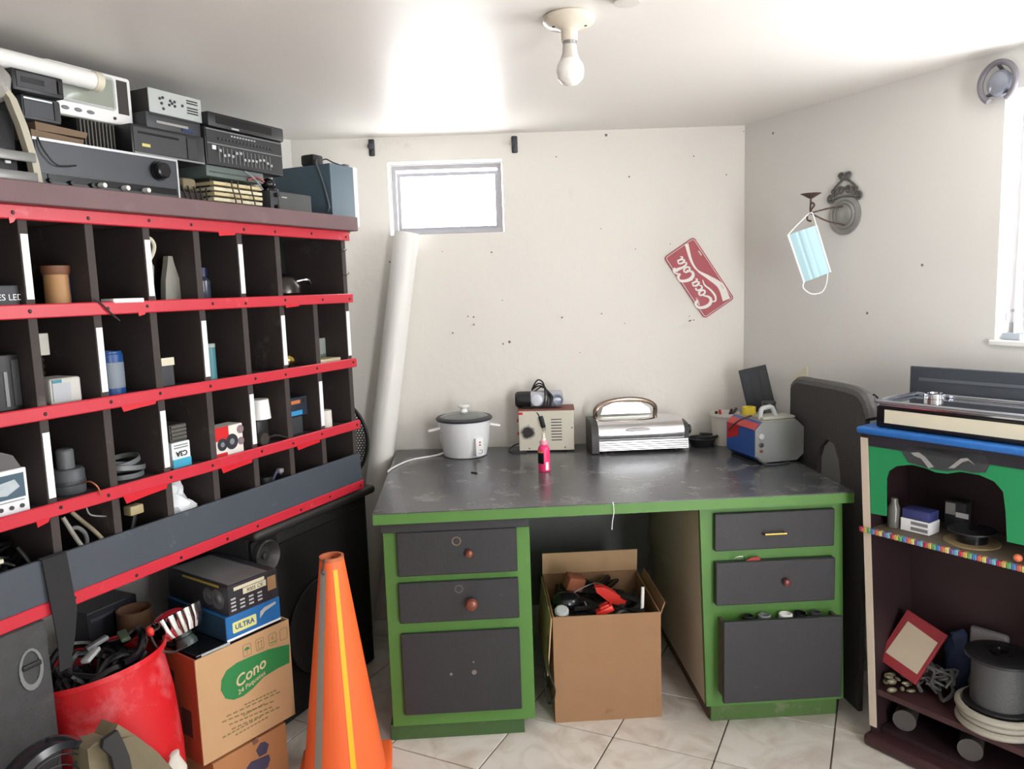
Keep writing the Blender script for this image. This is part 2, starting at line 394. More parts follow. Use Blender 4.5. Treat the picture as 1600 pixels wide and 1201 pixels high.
tag(B().box(SX0+.05, .0, 0, .07, 0, .05, .003).build('wooden_beam', M('purple_brown_wood', (112, 86, 88), .6, var=.18, scale=7, wear=(132, 112, 112), wamt=.25, wscale=5), smooth=False), 'purple brown wooden beam lying along the top front of pigeonhole rack', 'beam')
beam = bpy.data.objects['wooden_beam']; beam.location = SF.w(.022, -.045, ZS[0]+.0165); beam.rotation_euler = (0, 0, RZS)
# strap over the lip
st = B(); a, z = SF.at(84, 868, -.03)
w = .03
P = [(-.0, ZS[4]+.124), (-.008, ZS[4]+.126), (-.0165, ZS[4]+.122), (-.0175, ZS[4]+.06), (-.022, ZS[4]-.02), (-.035, ZS[4]-.08), (-.035, ZS[4]-.15)]
V = []; F = []
for i, (y, zz) in enumerate(P):
    sh = .004*i if i < 5 else .016-.012*(i-4); ww = w if i < 5 else w*(1-.28*(i-4))
    V += [(a-ww+sh, y, zz), (a+ww+sh, y, zz), (a-ww+sh, y-.003, zz+.001), (a+ww+sh, y-.003, zz+.001)]
for i in range(len(P)-1):
    q = i*4; F += [(q, q+1, q+5, q+4), (q+2, q+6, q+7, q+3), (q, q+4, q+6, q+2), (q+1, q+3, q+7, q+5)]
F += [(0, 2, 3, 1), (len(V)-4, len(V)-3, len(V)-1, len(V)-2)]
sp = B(); sp._add(V, F); o = sp.build('strap', M('black_webbing', (30, 30, 32), .8, var=.15), smooth=True)
o.location = SF.w(0, 0, 0); o.rotation_euler = (0, 0, RZS); tag(o, 'wide black strap draped over the slate board of pigeonhole rack', 'strap')

# two loudspeakers carrying the rack
mCAB = M('black_speaker_carpet', (36, 36, 36), .85, var=.35, scale=60, bump=.4, bscale=150)
mCABG = M('grey_black_speaker_paint', (60, 61, 62), .7, var=.3, scale=25, bump=.3, bscale=140, wear=(96, 94, 90), wamt=.12)
zt = ZS[4]-.0165-.001
def cabinet(name, label, x0, x1, y0, y1, h, mat):
    t = thing(name, label, 'loudspeaker', SF.w((x0+x1)/2, 0, 0), RZS); hw = (x1-x0)/2
    B().box(-hw, hw, y0+.03, y1, 0, h-.03, .012).build('cabinet', mat, t)
    return t, hw
rs, hw = cabinet('loudspeaker', 'big black stage loudspeaker with round tweeter horn under right end of rack', -.555, .075, -.0, .36, .73, mCAB)
B().box(-hw, hw+.012, -.012, .37, .688, .722, .016, seg=4).build('top_rim', M('speaker_rim', (44, 42, 40), .5, var=.25, scale=20), rs)
B().box(-hw+.03, hw-.03, .018, .0295, .03, .64, .004).build('grille', M('grille_cloth', (20, 19, 19), .95, var=.4, scale=120), rs)
a, z = SF.at(416, 868, .0); cx = a-(-.555+.075)/2
hn = B().lathe([(.053, -.02), (.053, 0), (.05, .004), (.042, -.002), (.026, -.022), (.013, -.024), (.011, -.01), (0, -.006)], 28, T(cx, -.009, z) @ R(90, 'X')).build('tweeter_horn', M('horn', (50, 49, 48), .4), rs)
B().plate(rrect(cx-.05, cx+.065, z-.06, z+.058, .012), .013, .0179, [circ(cx, z, .048, 28)]).build('horn_plate', mBLACK, rs)
wf = B().lathe([(.17, 0), (.168, .006), (.15, .006), (.14, -.005), (.07, -.04), (.05, -.025), (0, -.02)], 32, T(-.02, .0, .3) @ R(90, 'X')).build('woofer', M('woofer_cone', (26, 25, 25), .7), rs)
ls_x1 = -1.232
ls, hw = cabinet('loudspeaker', 'grey black worn loudspeaker with recessed handle under left end of rack', ls_x1-.46, ls_x1, -.05, .36, .755, mCABG)
for c in ls.children: pass
a, z = SF.at(48, 1045, -.02); hx = a-(ls_x1-.23)
B().plate(circ(hx, z, .028, 20, .05), -.0235, -.0205, [circ(hx, z+.004, .021, 20, .04)]).build('handle_rim', M('handle_grey', (120, 122, 122), .4), ls)
B().box(hx-.022, hx+.022, -.03, -.022, z+.004, z+.016, .003).build('handle', mBLACK, ls)
B().box(-hw+.02, hw-.05, -.021, -.0195, .05, .3).build('grille', M('worn_grille', (48, 48, 50), .9, var=.4, scale=90), ls)

# ================================================================== electronics on top of the rack
ZR = ZS[0]+.0168
def unit(name, label, cat, x0, x1, z0, z1, d0, d1, mat, bev=.004, group=None):
    t = thing(name, label, cat, SF.w((x0+x1)/2, d0, z0), RZS, group); w = (x1-x0)/2
    B().box(-w, w, 0, d1-d0, 0, z1-z0, bev).build('casing', mat, t); return t, w, z1-z0
def panel(t, name, x0, x1, z0, z1, mat, y=-.002, bev=0):
    return B().box(x0, x1, y, .0005, z0, z1, bev).build(name, mat, t, smooth=False)
def knob(t, x, z, r, mat, dep=.014, name='knob'):
    return B().lathe([(r, 0), (r*.95, dep*.8), (r*.8, dep), (0, dep)], 20, T(x, 0, z) @ R(90, 'X')).build(name, mat, t)
mSILV = M('silver_trim', (205, 208, 210), .3, metal=.7, var=.05)
# stereo receiver
t, w, h = unit('stereo_receiver', 'wide black stereo receiver with silver trim and one large knob', 'receiver', -1.108, -.693, ZR, 1.850, .04, .27, M('receiver_black', (40, 44, 48), .4, var=.1))
panel(t, 'face_plate', -w+.006, w-.006, .085, h-.006, M('receiver_face', (62, 66, 72), .35, var=.08))
panel(t, 'tuning_window', -w+.03, w-.012, .068, .084, mBLACKG, -.003)
panel(t, 'lower_face', -w+.006, w-.006, .004, .067, M('receiver_lower', (50, 56, 58), .4, var=.1), -.004)
panel(t, 'top_trim', -w, w, h-.005, h+.001, mSILV, -.004); panel(t, 'side_trim', w-.005, w+.001, 0, h-.005, mSILV, -.004)
kx_ = SF.at(250, 264, .03)[0]-(-1.108-.693)/2
B().lathe([(.026, 0), (.026, .008), (.022, .008), (.021, .026), (.017, .029), (0, .029)], 28, T(kx_, -.002, .128) @ R(90, 'X')).build('tuning_knob', mBLACKG, t)
for px in (160, 196, 228): knob(t, SF.at(px, 294, .03)[0]-(-1.108-.693)/2, .070, .0075, mWHITE, .022, 'white_knob')
for px in (80, 113, 145): knob(t, SF.at(px, 288, .03)[0]-(-1.108-.693)/2, .068, .006, mBLACK, .012, 'small_knob')
B().tube([(-w+.012, -.006, h), (-w+.02, -.012, h-.03), (-w+.05, -.012, h-.06), (-w+.1, -.01, h-.055)], .002).build('loose_wire', mCABLE, t)
# brown boards and papers on the receiver
for k, (a, b_, lb) in enumerate([(-1.1, -.97, 'lower brown cardboard sheet on the stereo receiver'), (-1.085, -.95, 'upper brown cardboard sheet on the stereo receiver')]):
    o = B().plate([(-.06, 0), (.07, 0), (.075, .014), (-.06, .02)], 0, .18).build('cardboard_sheet', M('brown_board', (120, 100, 80), .8, var=.15), smooth=False)
    o.location = SF.w(a+.06, .05+.004*k, 1.8505+.0205*k); o.rotation_euler = (0, 0, RZS); tag(o, lb, 'cardboard')
t, w, h = unit('car_stereo', 'small dark grey car stereo lying on brown sheets', 'car stereo', -1.115, -1.02, 1.893, 1.948, .05, .22, mDGREY)
panel(t, 'face_plate', -w+.004, w-.02, .006, h-.012, M('stereo_face', (52, 56, 64), .35)); panel(t, 'chrome_strip', -w+.004, w-.022, h-.01, h-.006, mSILV, -.003); panel(t, 'side_button_row', w-.018, w-.003, .006, h-.006, mBLACK, -.003)
t, w, h = unit('car_stereo', 'black car stereo under the white plastic pipe', 'car stereo', -1.145, -1.02, 1.949, 1.998, .03, .2, mBLACK)
panel(t, 'face_plate', -w+.01, w-.02, .008, h-.006, mDGREY); panel(t, 'button', w-.016, w-.006, .01, h-.01, mBLACKG, -.004)
panel(t, 'display', -w+.02, w-.05, .02, h-.016, mBLACKG, -.003)
# finned amplifier under the television
t, w, h = unit('finned_amplifier', 'black amplifier with vertical cooling fins under the small television', 'amplifier', -.945, -.838, 1.852, 1.9305, .1, .27, mBLACK)
for k in range(10): B().box(-w+.004+k*.0105, -w+.0075+k*.0105, -.008, .0005, .004, h-.004).build('cooling_fin', M('fin_metal', (92, 90, 84), .5, metal=.4), t, smooth=False)
# small television
t, w, h = unit('television', 'small white portable tube television with grey screen and dark back', 'television', -1.012, -.772, 1.932, 2.062, .1, .125, mWHITE, .008)
B().box(-w+.01, w-.01, .025, .13, .006, h-.008, .02).build('back_shell', M('tv_back', (74, 70, 66), .6), t)
B().plate(rrect(-w+.012, w-.052, .034, h-.01, .012), -.001, .0, [rrect(-w+.018, w-.058, .04, h-.016, .01)]).build('screen_bezel', mLGREY, t)
sb = B(); n = 8
V = []; F = []; sw, sh_ = (2*w-.078)/2, (h-.058)/2; cx_, cz_ = (-w+.018+w-.058)/2, (.04+h-.016)/2
for i in range(n+1):
    for j in range(n+1):
        u, v = -1+2*i/n, -1+2*j/n; V.append((cx_+u*sw, -.0015-.006*(1-u*u)*(1-v*v), cz_+v*sh_))
for i in range(n):
    for j in range(n): F.append((i*(n+1)+j, (i+1)*(n+1)+j, (i+1)*(n+1)+j+1, i*(n+1)+j+1))
sb._add(V, F); sb.build('screen', M('tv_screen', (150, 156, 146), .12, var=.03), t)
panel(t, 'speaker_slot', w-.046, w-.014, .03, h-.012, M('tv_slot', (60, 56, 54), .7), -.0015)
for k, x in enumerate((-.08, -.045, -.01)): B().ell((x, -.001, .018), (.011, .004, .005)).build('tuning_knob', mGREY, t)
knob(t, .06, .015, .004, mDGREY, .004, 'power_button')
# cassette deck
t, w, h = unit('cassette_deck', 'black cassette deck with a small yellow sticker on the receiver', 'cassette deck', -.83, -.582, 1.8515, 1.9305, .045, .24, mBLACK)
panel(t, 'face_plate', -w+.006, .055, .008, h-.008, M('deck_face', (54, 54, 56), .45)); panel(t, 'tape_slot', -w+.02, .03, h-.024, h-.018, mBLACKG, -.003)
panel(t, 'sticker', -w+.03, -w+.056, .022, .03, M('yellow_sticker', (210, 200, 120), .6), -.003); panel(t, 'right_face', .06, w-.03, .008, h-.012, M('deck_face2', (46, 46, 48), .45))
panel(t, 'lower_trim', -w+.006, w-.006, .0, .005, mGREY, -.003)
# dvd unit and white faced unit
t, w, h = unit('disc_player', 'dark disc player with bright chrome strip on cassette deck', 'disc player', -.765, -.576, 1.9315, 1.976, .06, .24, mDGREY)
panel(t, 'chrome_strip', -w+.03, w-.05, .016, .023, mCHROME, -.004); panel(t, 'blue_window', w-.07, w-.03, .008, .015, M('blue_window', (50, 66, 110), .2), -.003); panel(t, 'tray_line', -w+.01, w-.01, h-.008, h-.005, mBLACK, -.002)
t, w, h = unit('receiver_box', 'pale metal fronted electronic box with buttons, topmost of its stack', 'electronic box', -.745, -.562, 1.977, 2.043, .07, .24, M('box_dark_side', (52, 50, 48), .6))
panel(t, 'metal_front', -w, w, 0, h, M('pale_metal', (186, 192, 190), .4, metal=.2, var=.05), -.003, .001)
for (x, z) in [(-.055, .046), (-.05, .034), (-.045, .05), (-.02, .046), (-.024, .034), (-.014, .04), (-.005, .046), (-.005, .034), (.022, .04), (-.045, .02)]: knob(t, x, z-.004, .0042, mDGREY, .006, 'button')
for k in range(3): panel(t, 'vent_slot', .038, .078, .018+k*.0075, .0215+k*.0075, mBLACK, -.0038)
for k in range(2): panel(t, 'vent_slot', .038, .078, .046+k*.007, .0495+k*.007, mBLACK, -.0038)
# stack of circuit boards, junk, flat green unit
mPCB = M('board_edge', (206, 192, 150), .6, var=.15, scale=30); mPCB2 = M('board_edge_pale', (222, 214, 186), .6, var=.15, scale=30)
z = ZR
for k in range(8):
    hh = .0163; a = random.uniform(-.012, .012)
    o = B().box(-.1, .1, 0, .18, 0, hh*.62, .001, seg=1).build('circuit_board', mPCB if k % 2 else mPCB2, smooth=False)
    o.location = SF.w(-.467+a, .035+abs(a), z); o.rotation_euler = (0, 0, RZS); z += hh*.62
    s = B()
    for x in (-.09, -.03, .05, .088): s.box(x-.006, x+.006, .02, .15, hh*.62, hh)
    s.build('spacer', M('spacer', (60, 54, 44), .7), o, smooth=False); z += hh*.38
    tag(o, 'cream edged circuit board, %s from the bottom of the tied stack' % ('first', 'second', 'third', 'fourth', 'fifth', 'sixth', 'seventh', 'eighth')[k] if k not in (0, 7) else ('cream circuit board at the bottom of the tied stack' if k == 0 else 'cream circuit board on top of the tied stack'), 'circuit board', 'stack of circuit boards')
o = B(); 
for x in (-.5, -.475, -.42): o.tube([(x, .028, ZR), (x+.006, .024, ZR+.06), (x-.004, .026, ZR+.11), (x, .03, z-.002)], .0022)
o = o.build('tie_wire', M('tie_wire', (70, 60, 48), .6)); o.location = SF.w(0, 0, 0); o.rotation_euler = (0, 0, RZS); tag(o, 'thin brown wires tied around the circuit boards', 'wire')
t = thing('transformer', 'dark dusty transformer coil left of the circuit boards', 'transformer', SF.w(-.625, .06, ZR), RZS)
B().box(-.048, .045, 0, .15, 0, .09, .012).build('coil_body', M('coil', (58, 50, 46), .8, var=.3, scale=40), t)
B().box(-.04, .01, -.008, .1, .0905, .125, .01).build('paper_wrap', M('wrap', (128, 116, 92), .8, var=.2), t)
for k in range(5): B().tube([(-.05+.02*k, -.01, .01), (-.04+.018*k, -.02, .05), (-.05+.022*k, -.012, .1)], .0025).build('lead_wire', mCABLE, t)
t, w, h = unit('flat_amplifier', 'flat grey green amplifier under the equalizer', 'amplifier', -.577, -.34, 1.8215, 1.855, .05, .24, M('grey_green', (92, 104, 100), .5))
panel(t, 'face_groove', -w+.01, w-.02, .012, .016, mDGREY, -.001)
B().tube([(.03, -.004, .03), (.06, -.012, .012), (.1, -.01, -.02)], .003).build('grey_lead', mGREY, t)
B().tube([(.04, -.006, .004), (.075, -.012, .015), (.11, -.006, .006)], .0035).build('red_lead', M('faded_red', (150, 60, 62), .5), t)
# equalizer and video player
t, w, h = unit('equalizer', 'black graphic equalizer with many slider controls beside the white wall', 'equalizer', -.573, -.246, 1.856, 1.967, .05, .25, mBLACK)
panel(t, 'face_plate', -w+.004, w-.004, .004, h-.004, M('eq_face', (44, 44, 47), .45))
panel(t, 'middle_rib', -w+.004, w-.004, .062, .065, mGREY, -.004); panel(t, 'top_rib', -w+.004, w-.004, h-.008, h-.005, mGREY, -.003)
panel(t, 'white_button', -w+.022, -w+.036, .046, .058, mWHITE, -.005)
for k in range(14):
    x = -w+.05+k*.0165; B().box(x-.0012, x+.0012, -.003, .0, .012, .056).build('slider_slot', mGREY, t, smooth=False)
    z = random.uniform(.026, .048); B().box(x-.0045, x+.0045, -.009, -.003, z-.004, z+.004, .001, seg=1).build('slider_cap', mLGREY, t, smooth=False)
for k in range(16): panel(t, 'button', -w+.05+k*.0145, -w+.059+k*.0145, .078, .084, mDGREY, -.005)
for k in range(9): panel(t, 'button', -w+.1+k*.012, -w+.107+k*.012, .093, .097, mLGREY, -.004)
t, w, h = unit('video_player', 'slim black video player lying on the equalizer', 'video player', -.56, -.237, 1.968, 2.012, .045, .25, mBLACK, .006)
panel(t, 'flap', -w+.03, w-.06, .012, h-.01, mBLACKG); panel(t, 'badge', -w+.09, -w+.12, .003, .008, mLGREY)
# car radio and small camera
t, w, h = unit('car_radio', 'black car radio in front of the blue grey box', 'car radio', -.335, -.135, ZR, 1.802, .032, .19, mDGREY)
panel(t, 'face_plate', -w+.035, w-.004, .06, h-.004, M('radio_face', (66, 68, 68), .45)); panel(t, 'tape_slot', -w+.05, -w+.075, h-.02, h-.017, mSILV, -.003)
for z in (.066, h-.014): knob(t, -w+.022, z, .007, mBLACK)
o = B().ell((0, 0, .02), (.024, .024, .0195)); o.box(-.026, .026, -.02, .03, -.004, .006, .003)
o = o.build('desk_microphone', mBLACKG); o.location = SF.w(-.3, .07, 1.8065); o.rotation_euler = (0, 0, RZS); tag(o, 'small round black gadget resting on the car radio', 'gadget')
# blue grey box
t = thing('speaker_box', 'blue grey box with white front edge at right end of rack top', 'box', SF.w(-.03, .026, ZR+.03), RZS)
mBG = M('blue_grey', (84, 104, 116), .5, var=.06)
B().box(0, .135, 0, .27, 0, .212, .002).build('cabinet', mBG, t, smooth=False)
B().box(.1352, .158, .0, .27, -.004, .214, .002).build('white_front', mPAPER, t, smooth=False)
for x in (.02, .11):
    for y in (.03, .23): B().box(x-.01, x+.01, y-.012, y+.012, -.03, -.0002).build('foot', mBLACK, t, smooth=False)
t = thing('power_adapter', 'black power adapter with loose cable lying on the blue grey box', 'adapter', SF.w(-.03, .1, ZR+.2425), RZS)
B().box(.002, .06, .0, .06, .0, .04, .008).build('adapter_body', mCABLE, t)
B().tube([(.02, .0, .02), (-.006, -.02, .0), (-.012, -.05, -.07), (-.012, -.07, -.15), (-.01, -.06, -.17)], .003).build('cord', M('grey_cord', (96, 98, 104), .5), t)
B().tube([(.058, .02, .02), (.085, .01, .032), (.115, -.0, .022), (.145, -.02, .012)], .0025).build('cord', mCABLE, t)
B().box(.14, .17, -.032, -.016, .004, .018, .003).build('plug', M('purple_grey_plug', (92, 84, 92), .5), t)
# white pipe and bracket at the far left
t = thing('plastic_pipe', 'white plastic pipe lying on top of the stereos under the ceiling', 'pipe', SF.w(-.905, .06, 2.0205), RZS)
B().cyl((0, 0, 0), (-.72, .0, .0), .0225, seg=28).build('tube', mWHITE, t); B().cyl((.006, 0, 0), (-.014, .0, .0), .0245, seg=28).build('end_cap', mCREAM, t)
t = thing('metal_bracket', 'bent beige metal bracket frame with two grey cross bars beside the receiver', 'bracket', SF.w(-1.16, -.0, ZR+.0505), RZS)
def bar(b, P, w):
    for i in range(len(P)-1):
        (x0, z0), (x1, z1) = P[i], P[i+1]; b._add([(x0-w, 0, z0), (x0+w, 0, z0), (x1+w, 0, z1), (x1-w, 0, z1), (x0-w, .02, z0), (x0+w, .02, z0), (x1+w, .02, z1), (x1-w, .02, z1)], [(0, 1, 2, 3), (7, 6, 5, 4), (0, 4, 5, 1), (3, 2, 6, 7), (0, 3, 7, 4), (1, 5, 6, 2)])
b = B(); bar(b, [(.035, 0), (.03, .05), (.012, .13), (-.006, .185), (-.03, .215)], .0085); b.build('upright', M('beige_metal', (178, 172, 154), .5, var=.1), t)
for z in (.004, .048): B().box(-.2, .03, -.006, .0, z, z+.022, .003).build('cross_bar', M('bar_grey', (130, 130, 128), .35, metal=.3), t)
t, w, h = unit('tuner', 'black tuner with a tan label at the left edge behind metal bracket', 'tuner', -1.42, -1.155, ZR, 1.9, .026, .25, mBLACK)
panel(t, 'tan_label', w-.06, w-.035, .15, .172, M('tan_label', (170, 130, 100), .6)); panel(t, 'white_switch', w-.03, w-.018, .095, .101, mWHITE, -.004); panel(t, 'cassette_window', w-.16, w-.05, .04, .1, mBLACKG)
for k in range(6): panel(t, 'button', w-.11+.014*k, w-.1+.014*k, .12, .128, mDGREY, -.005)
b = B(); b.ell((0, 0, .048), (.062, .05, .048), 24, 16); o = b.build('plastic_bag', M('grey_bag', (150, 148, 142), .4, var=.15, bump=.8, bscale=25), fn=lambda v: v+Vector((math.sin(v.z*150+v.x*90), math.cos(v.x*140+v.z*60), math.sin(v.y*140+v.x*110)))*.004); o.location = SF.w(-1.214, .035, 1.904); o.rotation_euler = (0, 0, RZS); tag(o, 'crumpled grey plastic bag on the tuner at the left edge', 'bag')

# ================================================================== things in the pigeonholes
ALLC = sorted([-.012, -.187]+COLS)
def cell(px0, px1, yt, row, d):
    z0 = ZS[row+1]+.0095; xm = (px0+px1)/2
    zy = SF.at(xm, yt, d)[1]; ym = yt+ (0 if zy < z0 else 0)
    a, b_ = SF.at(px0, yt+8, d)[0], SF.at(px1, yt+8, d)[0]
    cs = [c for c in ALLC if not (row == 0 and c == -.187)]; m = (a+b_)/2
    lo = max([c for c in cs if c < m]+[-1.67])+.0125; hi = min([c for c in cs if c > m]+[0])-.0125
    a, b_ = max(a, lo), min(b_, hi)
    return a, b_, z0, max(zy-z0, .01)
def cbox(name, label, cat, px0, px1, yt, row, d, dep, mat, bev=.002):
    a, b_, z0, h = cell(px0, px1, yt, row, d); t = thing(name, label, cat, SF.w((a+b_)/2, d, z0+.0005), RZS); w = (b_-a)/2
    B().box(-w, w, 0, dep, 0, h, bev).build('carton', mat, t, smooth=False); return t, w, h
def clathe(name, label, cat, px0, px1, yt, row, d, parts):
    a, b_, z0, h = cell(px0, px1, yt, row, d); r = (b_-a)/2; t = thing(name, label, cat, SF.w((a+b_)/2, d+r, z0+.0005), RZS)
    for nm, mat, pr in parts: B().lathe([(p*r, q*h) for p, q in pr], 24).build(nm, mat, t)
    return t, r, h
def cable(name, label, pts, r, mat, row, d, cat='cable'):     # pts in pixels with a depth each
    P = [SF.w(*(lambda q: (q[0], dd, q[1]))(SF.at(x, y, dd))) for x, y, dd in pts]
    o = B().tube(P, r).build(name, mat); return tag(o, label, cat)
# first row
t, w, h = cbox('light_box', 'dark grey carton reading LED at the left edge of top row', 'box', -30, 43, 446, 0, .02, .2, M('carton_dark', (62, 64, 68), .6))
text('lettering', 'ES LED', .02, mPAPER, t, T(.02, -.001, h*.45) @ FRONT)
clathe('cardboard_tube', 'tan cardboard tube can with darker rim in the top row', 'can', 80, 118, 415, 0, .05, [('body', M('tan_can', (184, 140, 94), .6, var=.06), [(.95, 0), (.92, .78)]), ('rim', M('can_rim', (124, 82, 58), .6), [(.96, .78), (1.06, .86), (1.08, 1), (.95, 1), (.93, .8)])])
t0 = bpy.data.objects['cardboard_tube']; a, b_, z0, h = cell(80, 118, 415, 0, .05); r = (b_-a)/2
B().lathe([(r*.965, h*.02), (r*.94, h*.76)], 8, None, -.9, -.1).build('blue_stripe', mBLUE, t0)
t, w, h = cbox('flat_carton', 'thin white box lying on red strip of the top row', 'box', 178, 226, 466, 0, -.012, .05, mPAPER)
b = B(); a, b_, z0, h = cell(262, 287, 414, 0, .06)
o = B().plate([(-.03, 0), (.03, 0), (.026, .06), (.01, .11), (.006, .13), (-.008, .13), (-.012, .11), (-.024, .06)], 0, .02).build('work_glove', M('grey_glove', (148, 146, 138), .8, var=.12), smooth=False)
o.location = SF.w((a+b_)/2, .07, z0+.0005); o.rotation_euler = (0, 0, RZS); tag(o, 'grey pointed flask shaped tool standing in the top row', 'tool')
t = thing('plier_tool', 'tool with white curved hook handle standing in the top row', 'tool', SF.w(-.79, .06, ZS[1]+.01), RZS)
B().plate([(-.03, 0), (.005, 0), (.002, .05), (.008, .1), (-.012, .13), (-.028, .09)], 0, .02).build('grip', M('grey_grip', (124, 124, 118), .7), t, smooth=False)
B().tube([(-.02, .01, .1), (.008, .01, .125), (.022, .01, .155), (.012, .01, .175), (-.012, .01, .178)], .006).build('hook', mCREAM, t)
t, w, h = clathe('spray_bottle', 'dim blue capped bottle in the top row', 'bottle', 314, 336, 418, 0, .1, [('body', M('dim_clear', (70, 78, 92), .2), [(.8, 0), (.9, .1), (.9, .6), (.5, .72)]), ('cap', M('navy', (30, 36, 84), .4), [(.5, .72), (.62, .73), (.62, 1), (0, 1)])])
t = thing('dark_kettle', 'shiny black round kettle with ring handle in wide cubby of top row', 'kettle', SF.w(-.235, .12, ZS[1]+.0098), RZS)
B().lathe([(.065, 0), (.08, .015), (.08, .04), (.06, .07), (.02, .085), (0, .086)], 26).build('body', M('dark_chrome', (64, 60, 58), .22, metal=.7, var=.2), t)
B().tube([(-.07, -.02, .05), (-.1, -.03, .07), (-.095, -.03, .1), (-.075, -.03, .112), (-.06, -.02, .095)], .004).build('ring_handle', M('wire_grey', (110, 108, 104), .35, metal=.6), t)
B().tube([(.03, -.06, .055), (.06, -.08, .06), (.085, -.07, .045)], .006).build('spout', mSTEEL, t)
cable('black_wire', 'thin black wire hanging over the second red strip', [(146, 468, -.01), (158, 474, -.016), (170, 486, -.018), (187, 501, -.016)], .0022, mCABLE, 0, 0)
# second row
t, w, h = cbox('dark_carton', 'dark boxes with a thin grey stripe at left edge of second row', 'box', -20, 30, 555, 1, .05, .15, mBLACK)
panel(t, 'grey_stripe', -.004, .004, .01, h*.7, mGREY); panel(t, 'side_label', w-.02, w-.004, .01, h*.9, mDGREY)
t, w, h = cbox('white_tub', 'low white tub with a blue band end in the second row', 'tub', 77, 127, 590, 1, .03, .09, M('tub_white', (196, 194, 188), .45), .006)
panel(t, 'pale_label', -w+.006, w-.03, .008, h-.012, M('tub_label', (176, 180, 186), .5)); panel(t, 'teal_band', -w+.006, -w+.03, h-.011, h-.003, M('teal', (60, 130, 150), .5))
t2 = thing('coil_jar', 'dark coil with a pale square box on top standing behind the white tub', 'coil', SF.w(-1.105, .135, ZS[2]+.0098), RZS)
for k in range(6): B().lathe([(.024, 0), (.028, .008), (.024, .016)], 20, T(0, 0, .015+k*.0165)).build('coil_turn', M('coil_brown', (44, 36, 34), .5), t2)
B().box(-.024, .024, -.024, .024, 0, .0145).build('coil_foot', mBLACK, t2, smooth=False)
B().box(-.03, .03, -.03, .03, .117, .172, .002).build('pale_box', M('pale_box', (190, 188, 178), .6, var=.12, scale=30), t2, smooth=False)
t, w, h = clathe('paint_can', 'blue can with a grey label in the second row', 'can', 165, 201, 549, 1, .05, [('body', M('blue_can', (30, 74, 138), .35), [(1, 0), (1, .93), (.94, .95), (.94, 1), (.86, 1), (.86, .94), (0, .94)])])
B().lathe([(r*1.012, h*.14), (r*1.012, h*.74)] if False else [(w*1.012, h*.14), (w*1.012, h*.74)], 14, None, -2.4, -.6).build('label', M('grey_label', (128, 138, 150), .5), t)
t, w, h = cbox('small_carton', 'dark small carton carrying a white lid in the second row', 'box', 252, 272, 571, 1, .05, .08, mDGREY); panel(t, 'white_lid', -w, w, h-.0, h+.022, mCREAM, -.004)
clathe('tube_can', 'tall teal tube with pale lid behind a white label strip of second row', 'tube', 324, 341, 537, 1, .03, [('body', M('teal_tube', (70, 128, 138), .4), [(1, 0), (1, .9)]), ('lid', M('pale_teal', (150, 166, 160), .5), [(1.03, .9), (1.03, 1), (0, 1)])])
t = thing('brass_lamp', 'small shiny brass dome fitting in the second row', 'lamp part', SF.w(-.29, .06, ZS[2]+.0098), RZS)
B().ell((0, 0, .026), (.042, .032, .026)).build('dome', mGOLD, t); B().lathe([(.012, 0), (.014, .006), (.009, .014), (0, .014)], 16, T(-.025, -.02, .02) @ R(90, 'X')).build('nozzle', mSTEEL, t)
t, w, h = cbox('cream_block', 'flat cream block lying near the right end of second row', 'block', 500, 533, 560, 1, .02, .06, M('cream_block', (202, 190, 158), .6), .002)
t, w, h = cbox('clear_package', 'clear plastic package standing behind the cream block in second row', 'package', 499, 513, 528, 1, .1, .03, M('clear_pack', (150, 158, 152), .15, var=.15), .001)
panel(t, 'green_insert', -w+.003, w-.003, .004, h*.3, M('leaf_green', (96, 120, 90), .5))
# third row
t, w, h = cbox('headlight_box', 'white carton with a picture of a silver car lamp at left edge of third row', 'box', -40, 42, 738, 2, .012, .12, M('carton_white', (232, 234, 238), .5))
panel(t, 'picture', -w+.01, w-.008, h*.36, h*.9, M('car_picture', (70, 92, 108), .35, var=.3, scale=18)); B().plate([(w-.1, h*.5), (w-.05, h*.45), (w-.02, h*.6), (w-.03, h*.78), (w-.08, h*.72)], -.0032, -.0021).build('lamp_picture', M('lamp_pic', (176, 186, 192), .3, var=.25, scale=40), t, smooth=False)
B().box(w-.1, w-.012, -.0031, -.0021, h*.29, h*.31).build('print_line', mGREY, t, smooth=False)
for k in range(4): B().plate(circ(w-.09+k*.024, h*.16, .005, 10), -.003, -.0005).build('care_symbol', mDGREY, t, smooth=False)
B().plate([(-w, 0), (w-.005, 0), (w-.02, .03), (0, .045), (-w, .04)], .01, .11, mt=T(0, 0, h+.0005)).build('grey_flap', M('grey_flap', (96, 94, 94), .8), t, smooth=False)
t, w, h = clathe('motor', 'grey round electric motor with a stub on top in the third row', 'motor', 92, 142, 703, 2, .04, [('housing', M('motor_grey', (76, 80, 84), .5, var=.15), [(.95, 0), (1, .05), (1, .5), (.9, .56), (0, .56)]), ('top_drum', M('motor_grey2', (96, 99, 102), .45), [(.5, .561), (.5, .96), (.42, 1), (0, 1)]), ('flange', mDGREY, [(1.02, .2), (1.04, .22), (1.04, .28), (1.02, .3)])])
t = thing('metal_ring', 'grey metal ring strips lying loosely in the third row', 'ring', SF.w(-.925, .085, ZS[3]+.0098), RZS)
for k, (r, z, ti) in enumerate([(.055, .004, 0), (.06, .026, 8), (.05, .04, -10)]):
    B().lathe([(r, 0), (r, .013), (r-.003, .013), (r-.003, 0), (r, 0)], 30, T(0, 0, z) @ R(ti, 'Y')).build('ring_strip', M('ring_grey', (112, 116, 118), .4, metal=.3), t)
